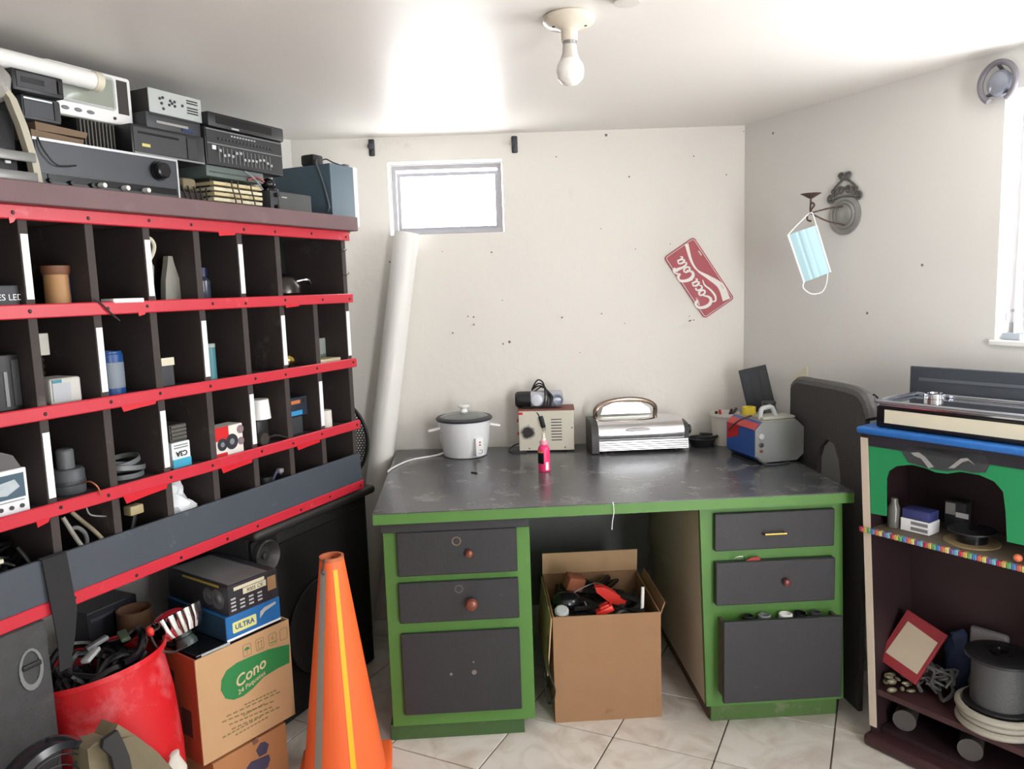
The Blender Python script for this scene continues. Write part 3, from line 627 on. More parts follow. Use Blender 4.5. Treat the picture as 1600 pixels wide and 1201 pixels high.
t, w, h = cbox('relay_box', 'white and cyan carton with black upside down print, third row', 'box', 268, 297, 690, 2, .03, .09, M('relay_white', (226, 232, 232), .5)); panel(t, 'cyan_band', -w, w, 0, h*.34, M('cyan', (70, 172, 206), .4), -.0015)
text('lettering', 'C3A', .021, mBLACK, t, T(0, -.0018, h*.55) @ FRONT @ R(180, 'Z'), bold=.0004)
for k in range(2): panel(t, 'print_line', -w+.008, w-.008, h*(.76+.1*k), h*(.8+.1*k), mGREY, -.0014)
t2 = thing('dark_module', 'dark ribbed plastic module stacked on the white and cyan carton', 'module', t.location+Vector((0, 0, h+.001)), RZS)
B().box(-w+.002, w-.002, .006, .08, 0, .05, .003).build('body', M('module_dark', (58, 58, 56), .5), t2, smooth=False)
for k in range(4): B().box(-w+.006, w-.006, .002, .007, .008+k*.011, .014+k*.011).build('rib', M('module_rib', (94, 92, 84), .5), t2, smooth=False)
t, w, h = cbox('speaker_carton', 'red and white carton picturing round speakers, third row', 'box', 335, 379, 665, 2, .012, .06, M('speaker_carton', (226, 222, 216), .5))
panel(t, 'red_print', -w, -.002, h*.55, h, mRED, -.0012); panel(t, 'red_print', -w, -.012, 0, h*.14, mRED, -.0012)
for (x, z, r) in [(-.03, h*.42, .019), (.008, h*.45, .024), (.045, h*.8, .013), (.045, h*.4, .012)]:
    o = B().plate(circ(x, z, r, 22), -.0022, -.0013).build('speaker_picture', M('dark_cone', (46, 48, 58), .4) if r > .015 else M('mauve', (140, 110, 118), .4), t, smooth=False)
    B().plate(circ(x, z, r*.4, 16), -.0028, -.0022).build('cone_centre', mGREY, o, smooth=False)
t = thing('gear_motor', 'dark gear motor with black lead carrying a white cup in third row', 'motor', SF.w(-.445, .05, ZS[3]+.0098), RZS)
B().box(-.026, .026, -.02, .04, 0, .082, .006).build('housing', mBLACK, t); B().lathe([(.022, 0), (.024, .004), (.02, .014), (0, .014)], 20, T(-.01, -.02, .02) @ R(90, 'X')).build('gear', M('gear', (74, 70, 66), .4, metal=.4), t)
B().tube([(.01, -.022, .02), (.04, -.035, .024), (.075, -.04, .012), (.09, -.045, .006)], .004).build('lead', mCABLE, t)
o = B().lathe([(.036, 0), (.031, .062), (.029, .064), (0, .064)], 26).build('white_cup', mWHITE); o.location = SF.w(-.436, .05, ZS[3]+.0929); tag(o, 'white plastic cup turned upside down in the third row', 'cup')
t, w, h = cbox('dark_box', 'tall dark carton under the blue printed carton in third row', 'box', 455, 473, 651, 2, .05, .07, mDGREY)
z1 = h; t2 = thing('ink_carton', 'dark blue printed carton on the tall dark carton in third row', 'box', t.location+Vector((0, 0, z1+.001)), RZS)
B().box(-w, w+.03, 0, .06, 0, .066, .002).build('carton', M('navy_carton', (40, 48, 62), .45), t2, smooth=False); panel(t2, 'blue_print', -w+.002, w, .004, .02, M('cyan_blue', (60, 150, 205), .4)); panel(t2, 'orange_print', -w+.004, w-.008, .044, .056, M('orange_print', (200, 120, 70), .5)); panel(t2, 'gold_print', w+.006, w+.014, .046, .058, mGOLD)
clathe('white_jar', 'small cream jar beside the last label strip of the third row', 'jar', 509, 523, 641, 2, .02, [('body', M('jar_cream', (224, 220, 210), .45), [(1, 0), (1, .9), (.95, 1), (0, 1)])])
cable('copper_wire', 'thin copper tipped wire poking over the fourth red strip', [(128, 755, .03), (140, 752, .0), (152, 760, -.016), (158, 773, -.018)], .002, M('copper', (180, 110, 80), .35, metal=.5), 2, 0)
# fourth row
for k, (pts, col, lb) in enumerate([([(98, 808, .05), (112, 830, .04), (124, 848, .02), (132, 858, .02)], (150, 146, 138), 'thick pale cable slanting down behind the slate board'), ([(108, 828, .06), (120, 824, .05), (132, 832, .05), (136, 846, .05), (132, 858, .05)], (110, 112, 112), 'grey cable loop behind the slate board'), ([(112, 800, .1), (130, 815, .08), (146, 828, .05), (160, 842, .02)], (176, 164, 140), 'cream cable running down to the slate board'), ([(134, 790, .02), (140, 803, .02), (154, 806, .02), (174, 806, .04)], (140, 140, 138), 'thin grey wire bent under the fourth red strip')]):
    cable('cable', lb, pts, .0055 if k < 3 else .002, M('cable_%d' % k, col, .5), 3, 0)
t = thing('plug', 'beige mains plug on a dark cable behind the slate board', 'plug', SF.w(-.935, .05, ZS[4]+.0098), RZS)
B().tube([(-.03, .02, 0), (-.02, .0, .06), (.0, .0, .1), (.01, .0, .13)], .007).build('lead', mCABLE, t)
B().box(-.012, .03, -.015, .015, .132, .158, .004).build('plug_body', M('beige_plug', (176, 160, 120), .5), t)
b = B(); a, b_, z0, h = cell(273, 307, 762, 3, .03)
b.ell((0, 0, h*.45), (.05, .045, h*.45), 16, 12); b.ell((.01, 0, h*.9), (.022, .02, .03), 12, 8); b.ell((-.012, -.0, h*.92), (.016, .018, .03), 12, 8); b.ell((.036, -.01, h*.5), (.026, .03, .03), 12, 8)
def crumple(v, s=1): return v+Vector((math.sin(v.z*170+v.x*90), math.cos(v.x*150+v.z*60), math.sin(v.y*140+v.x*110)))*.005*s
o = b.build('plastic_bag', M('white_bag', (232, 236, 240), .35, var=.04), fn=crumple); o.location = SF.w((a+b_)/2, .08, z0+.006); o.rotation_euler = (0, 0, RZS); tag(o, 'crumpled white plastic bag in the bottom row above slate board', 'bag')
t = thing('cable_bundle', 'tangle of black cables at left edge of the bottom row', 'cables', SF.w(-1.25, .1, ZS[4]+.0098), RZS)
for k in range(7):
    r = random.Random(k); B().tube([(r.uniform(-.06, .06), r.uniform(-.05, .08), .008+r.uniform(0, .13)) for _ in range(6)], .006).build('cable_loop', mCABLE, t)
B().box(-.05, -.035, -.07, -.05, .12, .13, .002).build('pale_connector', mCREAM, t)
t = thing('small_motor', 'little dark motor with twisted lead in bottom row near right end', 'motor', SF.w(-.435, .05, ZS[4]+.0098), RZS)
B().cyl((0, 0, 0), (0, 0, .12), .028).build('housing', mBLACK, t); B().tube([(.01, -.02, .1), (.03, -.03, .135), (.045, -.03, .12)], .005).build('lead', M('lead_violet', (70, 66, 96), .5), t); B().box(.03, .05, -.04, -.02, .125, .14, .003).build('connector', mGREY, t)

# ================================================================== desk
mGREEN = M('green_paint', (80, 126, 56), .45, var=.12, scale=9, wear=(122, 136, 92), wamt=.1, wscale=12)
mDTOP = M('worn_slate_top', (70, 72, 76), .24, var=.3, scale=7, wear=(118, 116, 113), wamt=.5, wscale=9, bump=.05)
mDRAW = M('charcoal_drawer', (42, 42, 46), .5, var=.12, scale=14, wear=(86, 80, 74), wamt=.06, wscale=22, bump=.08, bscale=90)
mDEDGE = M('chipped_edge', (84, 74, 62), .8, var=.3, scale=40)
mBEIGE = M('beige_side', (188, 176, 158), .6, var=.08)
P0 = onz(582, 803, DT); P1 = onz(1335, 768, DT)
DF = Frame(P0, math.atan2(P1.y-P0.y, P1.x-P0.x))
desk = thing('desk', 'long green pedestal desk with charcoal drawers and worn slate top', 'desk', DF.w(0, 0, 0), DF.rz)
def dl(x, y): v = Vector((x, y, 0))-DF.o; return v.dot(DF.x), v.dot(DF.y)
DW = (P1-P0).length
poly = [(0, 0), (DW, 0), dl(1.058, 2.9), dl(.985, 3.285), dl(-.508, 3.27)]
def slab(b, poly, z0, z1):
    n = len(poly); b._add([(x, y, z) for z in (z0, z1) for x, y in poly], [tuple(reversed(range(n))), tuple(range(n, 2*n))]+[(k, (k+1) % n, n+(k+1) % n, n+k) for k in range(n)]); return b
slab(B(), poly, DT-.036, DT-.0035).build('desk_top', mGREEN, desk, smooth=False)
slab(B(), poly, DT-.0034, DT).build('top_surface', mDTOP, desk, smooth=False)
def quad(px, d): return [DF.at(x, y, d) for x, y in px]
ZU = DT-.0365
# left pedestal
fd = .035
ql = quad([(598, 826), (614, 1136), (837, 1121), (826, 808)], fd)
lx0, lx1 = (ql[0][0]+ql[1][0])/2, (ql[2][0]+ql[3][0])/2; lzb = (ql[1][1]+ql[2][1])/2
B().box(lx0, lx1, fd, fd+.02, lzb, ZU, .001, seg=1).build('front_frame', mGREEN, desk, smooth=False)
B().box(lx0, lx0+.018, fd+.0205, .78, lzb, ZU).build('side_panel', mGREEN, desk, smooth=False)
B().box(lx1-.018, lx1, fd+.0205, .78, lzb, ZU).build('side_panel', mGREEN, desk, smooth=False)
B().box(lx0-.01, lx1-.035, fd+.012, .76, 0, lzb-.0005, .001, seg=1).build('plinth', M('green_plinth', (62, 92, 48), .55, var=.15, wear=(110, 116, 84), wamt=.12), desk, smooth=False)
B().box(lx0-.004, lx1-.002, fd-.022, fd-.0005, ZU-.032, ZU-.002, .002, seg=1).build('writing_board', mDRAW, desk, smooth=False)
def drawer(px0, px1, yt, yb, d, thick=.018):
    a, b_, z0, z1 = DF.rect(px0, px1, yt, yb, d)
    o = B().box(a, b_, d, d+thick, z0, z1, .0025, seg=1).build('drawer', mDRAW, desk, smooth=False); return o, a, b_, z0, z1
def dknob(par, px, py, d, r, mat):
    x, z = DF.at(px, py, d-.02)
    B().lathe([(r*.5, 0), (r*.45, r*.5), (r*.9, r*.8), (r, r*1.2), (r*.8, r*1.7), (r*.3, r*1.9), (0, r*1.9)], 20, T(x, d, z) @ R(90, 'X')).build('knob', mat, par)
d_ = fd-.0185
o, *q = drawer(620, 808, 828, 897, d_); dknob(o, 733, 866, d_, .0125, mBROWN)
x, z = DF.at(713, 845, d_); B().lathe([(.015, 0), (.015, .002), (.011, .002), (.011, 0), (.015, 0)], 22, T(x, d_, z) @ R(90, 'X')).build('lock_ring', M('ring_brass', (120, 108, 92), .4, metal=.5), o)
o, *q = drawer(623, 811, 908, 970, d_); dknob(o, 737, 944, d_, .02, mBROWN)
x, z = DF.at(717, 920, d_); B().lathe([(.014, 0), (.014, .001), (.010, .001), (.010, 0), (.014, 0)], 22, T(x, d_, z) @ R(90, 'X')).build('lock_ring', M('ring_dull', (84, 80, 78), .5), o)
o, *q = drawer(629, 814, 987, 1113, d_)
for (px, py, r) in [(705, 1053, .005), (741, 1050, .008), (740, 1034, .003)]:
    x, z = DF.at(px, py, d_); B().lathe([(r, 0), (r*.9, .0015), (0, .0005)], 12, T(x, d_, z) @ R(90, 'X')).build('screw_hole', mHOLE, o)
# right pedestal
qr = quad([(1093, 783), (1104, 1103), (1318, 1092), (1316, 773)], fd)
rzb = (qr[1][1]+qr[2][1])/2
fp = [(qr[0][0], ZU), (qr[1][0], rzb), (qr[2][0], rzb), (qr[3][0], ZU)]
B().plate(fp, fd, fd+.02).build('front_frame', mGREEN, desk, smooth=False)
sk = lambda v: v+Vector(((qr[1][0]-qr[0][0])*(ZU-v.z)/(ZU-rzb), 0, 0))
B().box(qr[0][0], qr[0][0]+.012, fd+.0205, .8, rzb, ZU).build('side_panel', mBEIGE, desk, smooth=False, fn=sk)
B().box(qr[3][0]-.014, qr[3][0], fd+.0205, .55, rzb, ZU).build('side_panel', mGREEN, desk, smooth=False, fn=sk)
bq0, bq1 = DF.at(1111, 1125, fd+.01)[0], DF.at(1307, 1112, fd+.01)[0]
B().box(bq0, bq1, fd+.012, fd+.03, 0, rzb-.0005, .001, seg=1).build('plinth', M('green_plinth_worn', (74, 104, 50), .6, var=.2, wear=(132, 134, 108), wamt=.3, wscale=16), desk, smooth=False)
B().box(bq0-.004, bq0+.016, fd+.0305, .78, 0, rzb-.0005, .001, seg=1).build('plinth_side', M('brown_plinth', (96, 80, 66), .7, var=.2), desk, smooth=False)
o, *q = drawer(1117, 1304, 799, 857, d_)
x, z = DF.at(1212, 835, d_-.02); B().tube([(x-.034, d_, z-.002), (x-.034, d_-.022, z+.002), (x+.034, d_-.022, z+.002), (x+.034, d_, z-.002)], .0036, sub=1).build('bar_handle', mGOLD, o)
o, a, b_, z0, z1 = drawer(1119, 1305, 876, 942, d_-.012, .03); dknob(o, 1231, 911, d_-.012, .0125, M('dark_knob', (104, 44, 44), .3))
B().plate([(a+.10, z1), (a+.15, z1), (a+.145, z1+.012), (a+.12, z1+.01)], d_+.0, d_+.006).build('red_tab', M('dull_red', (150, 50, 44), .5), o, smooth=False)
B().tube([(a+.06, d_+.004, z1), (a+.068, d_+.0, z1+.014), (a+.09, d_-.002, z1+.016), (a+.1, d_+.002, z1+.006)], .002).build('wire_loop', mSTEEL, o)
d3 = -.035
o, a, b_, z0, z1 = drawer(1131, 1316, 968, 1094, d3)
B().box(a+.004, a+.014, d3+.0185, fd-.001, z0+.01, z1-.01).build('drawer_side', mDEDGE, o, smooth=False); B().box(b_-.014, b_-.004, d3+.0185, fd-.001, z0+.01, z1-.01).build('drawer_side', mDEDGE, o, smooth=False)
B().box(a+.0145, b_-.0145, d3+.0185, fd-.001, z0+.01, z0+.02).build('drawer_bottom', mDEDGE, o, smooth=False)
for (px, r, m) in [(1195, .02, mGREY), (1228, .022, mWHITE), (1250, .024, mBLACKG), (1170, .018, mBLACK), (1275, .017, mDGREY)]:
    x = DF.at(px, 960, d3+.04)[0]; g = B().lathe([(r, 0), (r, .1), (r*.8, .102), (r*.8, .09), (0, .09)], 18, T(x, d3+.043, z1-.1) ).build('jar', m); g.location = DF.w(0, 0, 0); g.rotation_euler = (0, 0, DF.rz)
    tag(g, {1195: 'grey jar rim peeking out of the open bottom drawer', 1228: 'white round jar rim peeking out of the open bottom drawer', 1250: 'black glossy jar rim peeking out of open bottom drawer', 1170: 'matt black jar at left inside the open bottom drawer', 1275: 'dark grey jar at right inside the open bottom drawer'}[px], 'jar')
# knee space back
B().box(lx1+.001, qr[0][0]-.001, .79, .802, .12, ZU).build('back_panel', M('grey_back_panel', (98, 100, 98), .6, var=.1), desk, smooth=False)
x, z = DF.at(958, 772, -.002); o = B().tube([(x, .004, DT+.001), (x, -.0022, DT-.004), (x+.001, -.003, DT-.03), (x-.004, -.0035, DT-.06), (x-.006, -.003, DT-.085)], .0012).build('thread', mPAPER); o.location = DF.w(0, 0, 0); o.rotation_euler = (0, 0, DF.rz); tag(o, 'white thread hanging over the green front edge of desk', 'thread')

# ================================================================== on the desk
def dpos(px, py): return onz(px, py, DT)
c = Vector((dpos(727, 712).x, 3.135, DT+.0006))
t = thing('rice_cooker', 'white rice cooker with black rimmed glass lid on the desk', 'rice cooker', c, math.radians(8))
B().lathe([(.0, .006), (.078, .006), (.082, .0), (.088, .003), (.1, .06), (.107, .13), (.107, .148), (.103, .148)], 40).build('body', M('cooker_white', (226, 228, 230), .25, var=.02), t)
B().lathe([(.1, .146), (.114, .149), (.117, .156), (.112, .162), (.102, .165), (.098, .16)], 40).build('lid_rim', mDGREY, t)
B().lathe([(.1, .163), (.07, .174), (.03, .18), (0, .181)], 36).build('glass_lid', M('smoked_glass', (112, 118, 114), .08, var=.05), t)
kn = B().lathe([(.017, .18), (.012, .192), (.014, .198), (.024, .201), (.025, .207), (.018, .211), (0, .212)], 24).build('lid_knob', mWHITE, t)
for s in (-1, 1): B().box(-.03, .03, -.012, .012, -.005, .004, .003, mt=T(s*.122, -.02 if s < 0 else .02, .118) @ R(12*s, 'Y')).build('side_handle', mWHITE, t)
a = math.radians(-63); pm = T(.098*math.cos(a), .098*math.sin(a), .012) @ R(27, 'Z')
pp = B().box(-.019, .019, -.016, .02, 0, .074, .004, mt=pm).build('switch_panel', mWHITE, t)
for (x, z, w_, h_) in [(0, .054, .007, .005), (0, .043, .007, .005)]: B().box(x-w_/2, x+w_/2, -.0175, -.0155, z, z+h_, mt=pm).build('indicator', M('indicator', (120, 40, 44), .4), pp, smooth=False)
B().tube([pm @ Vector((-.009, -.017, .012)), pm @ Vector((.007, -.018, .012)), pm @ Vector((.009, -.018, .024)), pm @ Vector((-.004, -.018, .026))], .0012).build('lever_outline', mGREY, pp)
B().tube([c+Vector((-.085, .0, .012)), Vector((-.33, 3.12, DT+.004)), Vector((-.42, 3.05, DT+.004)), Vector((-.47, 2.93, DT+.004)), Vector((-.482, 2.86, DT+.004))], .0035).build('cord', mWHITE, t).matrix_parent_inverse = (Matrix.Translation(c) @ R(8, 'Z')).inverted()
o = B().box(-.014, .014, -.004, .004, 0, .004, .0015).build('black_peg', mBLACK); o.location = onz(741, 739, DT)+Vector((0, 0, .0006)); o.rotation_euler = (0, 0, -.6); tag(o, 'tiny black peg lying on the desk left of bottle', 'peg')
# power supply
c = Vector((.022, 3.142, DT+.0006)); mPS = M('off_white_metal', (208, 204, 188), .45, var=.05, wear=(150, 130, 100), wamt=.1)
t = thing('power_supply', 'off white metal power supply box with scorch mark and vent slots', 'power supply', c, math.radians(-3))
wB = .228
B().box(0, wB, 0, .13, .006, .172, .003).build('case', mPS, t, smooth=False)
B().box(-.004, wB+.004, .002, .13, .1722, .178, .002).build('lid', M('brown_lid', (128, 78, 68), .6, var=.2), t, smooth=False)
for x in (.02, wB-.02): B().box(x-.01, x+.01, .01, .12, 0, .0058).build('foot', mBLACK, t, smooth=False)
for k in range(8): panel(t, 'vent_slot', .134, .178, .048+k*.0123, .0515+k*.0123, mBLACK, -.0008)
def scorch():
    m = bpy.data.materials.new('scorch_soot'); m.use_nodes = True; N = m.node_tree.nodes; L = m.node_tree.links; b = N['Principled BSDF']
    tc = N.new('ShaderNodeTexCoord'); ln = N.new('ShaderNodeVectorMath'); ln.operation = 'LENGTH'; mp = N.new('ShaderNodeMapping'); mp.inputs['Location'].default_value = (-.5, 0, -.5); mp.inputs['Scale'].default_value = (1, 0, 1); L.new(tc.outputs['Generated'], mp.inputs[0]); L.new(mp.outputs[0], ln.inputs[0])
    nz = N.new('ShaderNodeTexNoise'); nz.inputs['Scale'].default_value = 3; L.new(tc.outputs['Generated'], nz.inputs['Vector'])
    ad = N.new('ShaderNodeMath'); ad.operation = 'MULTIPLY_ADD'; L.new(nz.outputs['Fac'], ad.inputs[0]); ad.inputs[1].default_value = .35; L.new(ln.outputs['Value'], ad.inputs[2])
    r = N.new('ShaderNodeValToRGB'); r.color_ramp.elements[0].position = .47; r.color_ramp.elements[0].color = (*lin((44, 36, 38)), 1); r.color_ramp.elements[1].position = .67; r.color_ramp.elements[1].color = (*lin((208, 204, 188)), 1)
    L.new(ad.outputs[0], r.inputs[0]); L.new(r.outputs[0], b.inputs['Base Color']); b.inputs['Roughness'].default_value = .6; return m
B().plate(circ(.036, .083, .034, 26, .036), -.0007, -.0001).build('scorch_mark', scorch(), t, smooth=False)
panel(t, 'red_sticker', .0, .018, .158, .168, mRED, -.0009)
for z in (.12, .066): B().box(-.008, .0005, .04, .06, z, z+.012, .002).build('red_terminal', mRED, t, smooth=False)
for (x, z) in [(.042, .016), (.19, .018), (wB-.008, .1)]: B().lathe([(.003, 0), (.002, .002), (0, .002)], 10, T(x, 0, z) @ R(90, 'X')).build('screw', mDGREY, t)
B().tube([(.0, .1, .02), (-.03, .08, .012), (-.045, .03, .004), (-.02, -.01, .004), (.03, -.012, .004)], .003).build('rear_cord', mDGREY, t)
# portable radio with cord
t = thing('portable_radio', 'black and silver cylinder shaped radio with wound black cord', 'radio', c+Vector((-.012, .03, .1788)), math.radians(-3))
Xr = R(90, 'Y')
B().lathe([(0, 0), (.026, 0), (.033, .008), (.034, .02), (.034, .185), (.03, .197), (0, .2)], 28, T(0, .035, .0345) @ Xr).build('body', mBLACK, t)
B().lathe([(.0348, .07), (.0352, .075), (.0352, .19), (.031, .2)], 26, T(0, .035, .0345) @ Xr, -.2, 2.0+1.2).build('silver_front', M('silver_plastic', (186, 188, 198), .25, metal=.5), t) if False else None
sf = B()
V = []; F = []; n = 14
for i, x in enumerate((.066, .07, .19, .196)):
    for k in range(n+1):
        a = math.radians(-70+215*k/n); r = .0352 if 0 < i < 3 else .0342; V.append((x, .035-r*math.cos(a), .0345+r*math.sin(a)))
for i in range(3):
    for k in range(n): F.append((i*(n+1)+k, i*(n+1)+k+1, (i+1)*(n+1)+k+1, (i+1)*(n+1)+k))
sf._add(V, F); sf.build('silver_front', M('silver_plastic', (190, 192, 202), .25, metal=.4), t)
dm = T(.092, .0, .034) @ R(90, 'X'); B().lathe([(.024, -.004), (.024, .001), (.018, .003), (0, .004)], 24, dm).build('dial', M('dial_pale', (206, 210, 220), .2), t)
dm = T(.178, .0, .034) @ R(90, 'X'); B().lathe([(.024, -.004), (.024, .002), (.019, .004), (.016, .0), (0, -.002)], 24, dm).build('speaker_ring', M('ring_blue_grey', (120, 130, 146), .3), t)
B().box(.03, .17, .01, .06, -.0002, .008, .003).build('base', mBLACK, t)
for k, (dx, hh) in enumerate([(0, .112), (.012, .098), (.024, .088)]):
    B().tube([(.118+dx, -.006, .004), (.126+dx, -.007, .05), (.12+dx*.3, .03, hh*.9), (.095+dx*.2, .05, hh), (.07, .05, .07), (.085, .04, .069), (.11, .035, .085), (.13, .02, .076), (.145+dx*.5, -.004, .045), (.15-dx*.4, -.006, .006)], .0032).build('cord', mCABLE, t)
B().tube([(.06, .0, .006), (.078, -.022, -.004), (.094, -.028, -.018), (.1, -.028, -.03)], .003).build('plug_cord', mCABLE, t)
pg = B().box(-.01, .01, -.008, .008, -.05, .0, .005, mt=T(.105, -.03, -.028) @ R(-14, 'Y')).build('plug', mCABLE, t)
for x in (-.005, .005): B().box(x-.001, x+.001, -.003, .003, -.064, -.05, mt=T(.105, -.03, -.028) @ R(-14, 'Y')).build('prong', mSTEEL, pg, smooth=False)
# pink bottle
t = thing('pump_bottle', 'neon pink bottle with pale spray cap at the front of the desk', 'bottle', onz(851, 737, DT)+Vector((0, .02, .0006)), 0)
mPINK = M('neon_pink', (240, 60, 120), .3, var=.03); rb = .0225
B().lathe([(0, 0), (rb*.95, 0), (rb, .004), (rb, .082), (rb*.85, .092), (rb*.55, .097), (rb*.55, .1)], 26).build('body', mPINK, t)
B().lathe([(rb*.68, .1), (rb*.68, .112), (rb*.62, .114), (0, .114)], 20).build('collar', M('pale_pink', (232, 150, 170), .3), t)
B().lathe([(.009, .114), (.009, .122), (.006, .124), (.006, .142), (0, .143)], 16).build('spray_nozzle', M('pale_nozzle', (226, 214, 200), .4), t)
B().lathe([(rb+.0006, .03), (rb+.0006, .07)], 12, None, math.radians(-175), math.radians(-95)).build('black_label', mBLACKG, t)
B().lathe([(rb+.0007, .0715), (rb+.0007, .076)], 12, None, math.radians(-175), math.radians(-105)).build('yellow_label', M('yellow_print', (226, 176, 50), .4), t)
B().lathe([(rb+.0006, .006), (rb+.0006, .036)], 8, None, math.radians(-78), math.radians(-48)).build('barcode_label', mPAPER, t)
# chrome grill with handle
a_ = dpos(925, 708); c = Vector((.315, 3.055, DT+.0006))
t = thing('chrome_grill', 'chrome plated table grill with ribbed base and arched handle', 'grill', c, math.radians(2.5))
wG = .40
def extr(prof, x0, x1): 
    b = B(); n = len(prof); V = [(x, y, z) for x in (x0, x1) for y, z in prof]
    b._add(V, [tuple(range(n)), tuple(reversed(range(n, 2*n)))]+[(k, (k+1) % n, n+(k+1) % n, n+k) for k in range(n)]); return b
up = [(.012, .052), (.004, .07), (.006, .09), (.018, .108), (.04, .122), (.08, .132), (.12, .134), (.17, .13), (.17, .052)]
extr(up, .03, wG-.02).build('hood', mCHROME, t, ang=50)
extr([(.0, .012), (.17, .012), (.17, .05), (.006, .05)], .03, wG-.005).build('base', mSTEEL, t, smooth=False)
for k in range(4): B().cyl((.03, .001+.0008*k, .018+k*.0088), (wG-.008, .001+.0008*k, .018+k*.0088), .0036, seg=10).build('rib', mCHROME, t)
extr([(y*1.0-.004 if y < .1 else y, z) for y, z in [(.0, .004), (.0, .05), (.002, .08), (.02, .112), (.06, .128), (.17, .128), (.17, .004)]], .0, .0295).build('end_cap', M('end_black', (50, 48, 48), .4), t)
extr([(.01, .054), (.01, .09), (.03, .11), (.1, .115), (.15, .054)], wG-.0195, wG+.0).build('end_cap', mDGREY, t)
B().lathe([(.02, 0), (.02, .016), (.014, .02), (0, .02)], 20, T(wG+.0002, .06, .078) @ Xr).build('thermostat_knob', mBLACK, t)
B().plate(circ(.19, .094, .05, 24, .006), .0, .02).build('oval_badge', M('badge', (120, 118, 118), .25, metal=.8), t)
hy = .12
B().tube([(.035, hy, .13), (.035, hy, .16), (.06, hy, .185), (.12, hy, .2), (.19, hy, .203), (.25, hy, .193), (.285, hy, .17), (.285, hy, .132)], .0095, 10).build('handle', M('bronze_chrome', (138, 122, 110), .2, metal=.9), t)
B().plate([(.06, .14), (.27, .14), (.265, .16), (.23, .185), (.12, .19), (.07, .17)], hy+.012, hy+.016).build('handle_guard', M('guard', (190, 194, 186), .2, metal=.6), t, smooth=False)
for x in (.05, wG-.05):
    for y in (.02, .15): B().cyl((x, y, 0), (x, y, .0118), .01, seg=12).build('foot', mBLACK, t)
# black skillet lump
c = Vector((.785, 3.16, DT+.0006)); t = thing('small_skillet', 'small black skillet with coiled lead between grill and pen cup', 'skillet', c, 0)
B().lathe([(.0, .0), (.045, 0), (.058, .03), (.06, .034), (.055, .034), (.043, .005), (0, .005)], 26).build('pan', mBLACK, t)
B().tube([(-.02, -.03, .04), (.03, -.05, .045), (.06, -.02, .042), (.05, .03, .04), (0, .03, .045)], .005).build('lead', mCABLE, t)
# pen cup
c = Vector((.885, 3.175, DT+.0006)); t = thing('pen_cup', 'white plastic tub holding pens in the desk corner', 'tub', c, 0)
B().lathe([(0, .0), (.046, 0), (.056, .12), (.061, .122), (.061, .135), (.057, .135), (.054, .12), (.044, .006), (0, .006)], 30).build('tub', M('tub_plain', (226, 222, 212), .4), t)
B().lathe([(0, .112), (.05, .112)], 24).build('filling', M('dim_filling', (90, 84, 78), .9), t)
for k, (x, y, col, lb) in enumerate([(-.02, -.02, (190, 60, 60), 'red pen standing in white tub'), (.015, -.01, (40, 40, 44), 'black marker standing in white tub'), (.03, .01, (70, 60, 56), 'brown marker leaning right in the white tub'), (-.036, .005, (30, 30, 34), 'short black pen at left in the white tub')]):
    o = B().cyl((x, y, .1135), (x*1.4+.006*k, y*1.2, .15 if k < 3 else .14), .006, seg=10).build('pen', M('pen_%d' % k, col, .4)); o.location = c; tag(o, lb, 'pen')
# fog machine
c = onz(1180, 727, DT); c2 = onz(1262, 717, DT)
t = thing('fog_machine', 'blue and red machine with grey octagonal end plate on the desk', 'machine', Vector((c.x, c.y, DT+.0006)), math.radians(14)); wM, hM, dM, ch = .203, .152, .205, .028
oc = [(ch, 0), (wM-ch, 0), (wM, ch*.8), (wM, hM-ch), (wM-ch*1.1, hM), (ch*1.1, hM), (0, hM-ch), (0, ch*.8)]
oc = [(x, z+.006) for x, z in oc]
B().plate(oc, .006, dM).build('housing', M('machine_blue', (44, 84, 160), .4, var=.1), t, smooth=False)
B().plate(oc, -.0, .0058).build('end_plate', M('grey_hammered', (142, 144, 142), .45, metal=.2, var=.1, wear=(90, 84, 76), wamt=.12), t, smooth=False)
b = B(); b._add([(-.0006, y, z) for y, z in ((.1, hM-ch+.006), (dM-.005, hM-ch+.006), (dM-.005, hM-.085), (dM-.09, hM-.06), (.12, hM-.035))], [(0, 1, 2, 3, 4)]); b.build('red_patch', mRED, t, smooth=False)
B().box(.001, ch*1.1, .008, dM-.002, 0, .001, mt=T(-.0006, 0, hM-ch+.0065) @ R(-43, 'Y')).build('red_chamfer', M('machine_red', (190, 56, 54), .45), t, smooth=False)
B().box(ch*1.1, wM-ch*1.1, .007, dM-.002, hM+.006, hM+.0085).build('top_cover', M('dusty_grey', (150, 142, 126), .7, var=.12), t, smooth=False)
for (z, r, m) in [(.1, .011, mLGREY), (.068, .009, mDGREY), (.045, .006, mBROWN)]: B().lathe([(r, 0), (r, .004), (r*.7, .005), (0, .004)], 18, T(.024, 0, z+.006) @ R(90, 'X')).build('socket', m, t)
B().tube([(.05, .05, hM+.0085), (.055, .05, hM+.045), (.075, .05, hM+.052), (.1, .05, hM+.05), (.118, .05, hM+.0085)], .009, 10, sub=3).build('carry_handle', mLGREY, t)
B().box(.045, .18, .02, .1, hM+.0087, hM+.02, .004).build('grey_bracket', M('bracket_grey', (168, 168, 160), .4), t)
for k, x in enumerate((.03, .17)): B().box(x-.012, x+.012, .02, .2, 0, .0058).build('foot', mBLACK, t, smooth=False)
B().tube([(.0, -.004, .03), (.03, -.02, .006), (.08, -.03, .004), (.13, -.018, .004)], .004).build('lead', mDGREY, t)
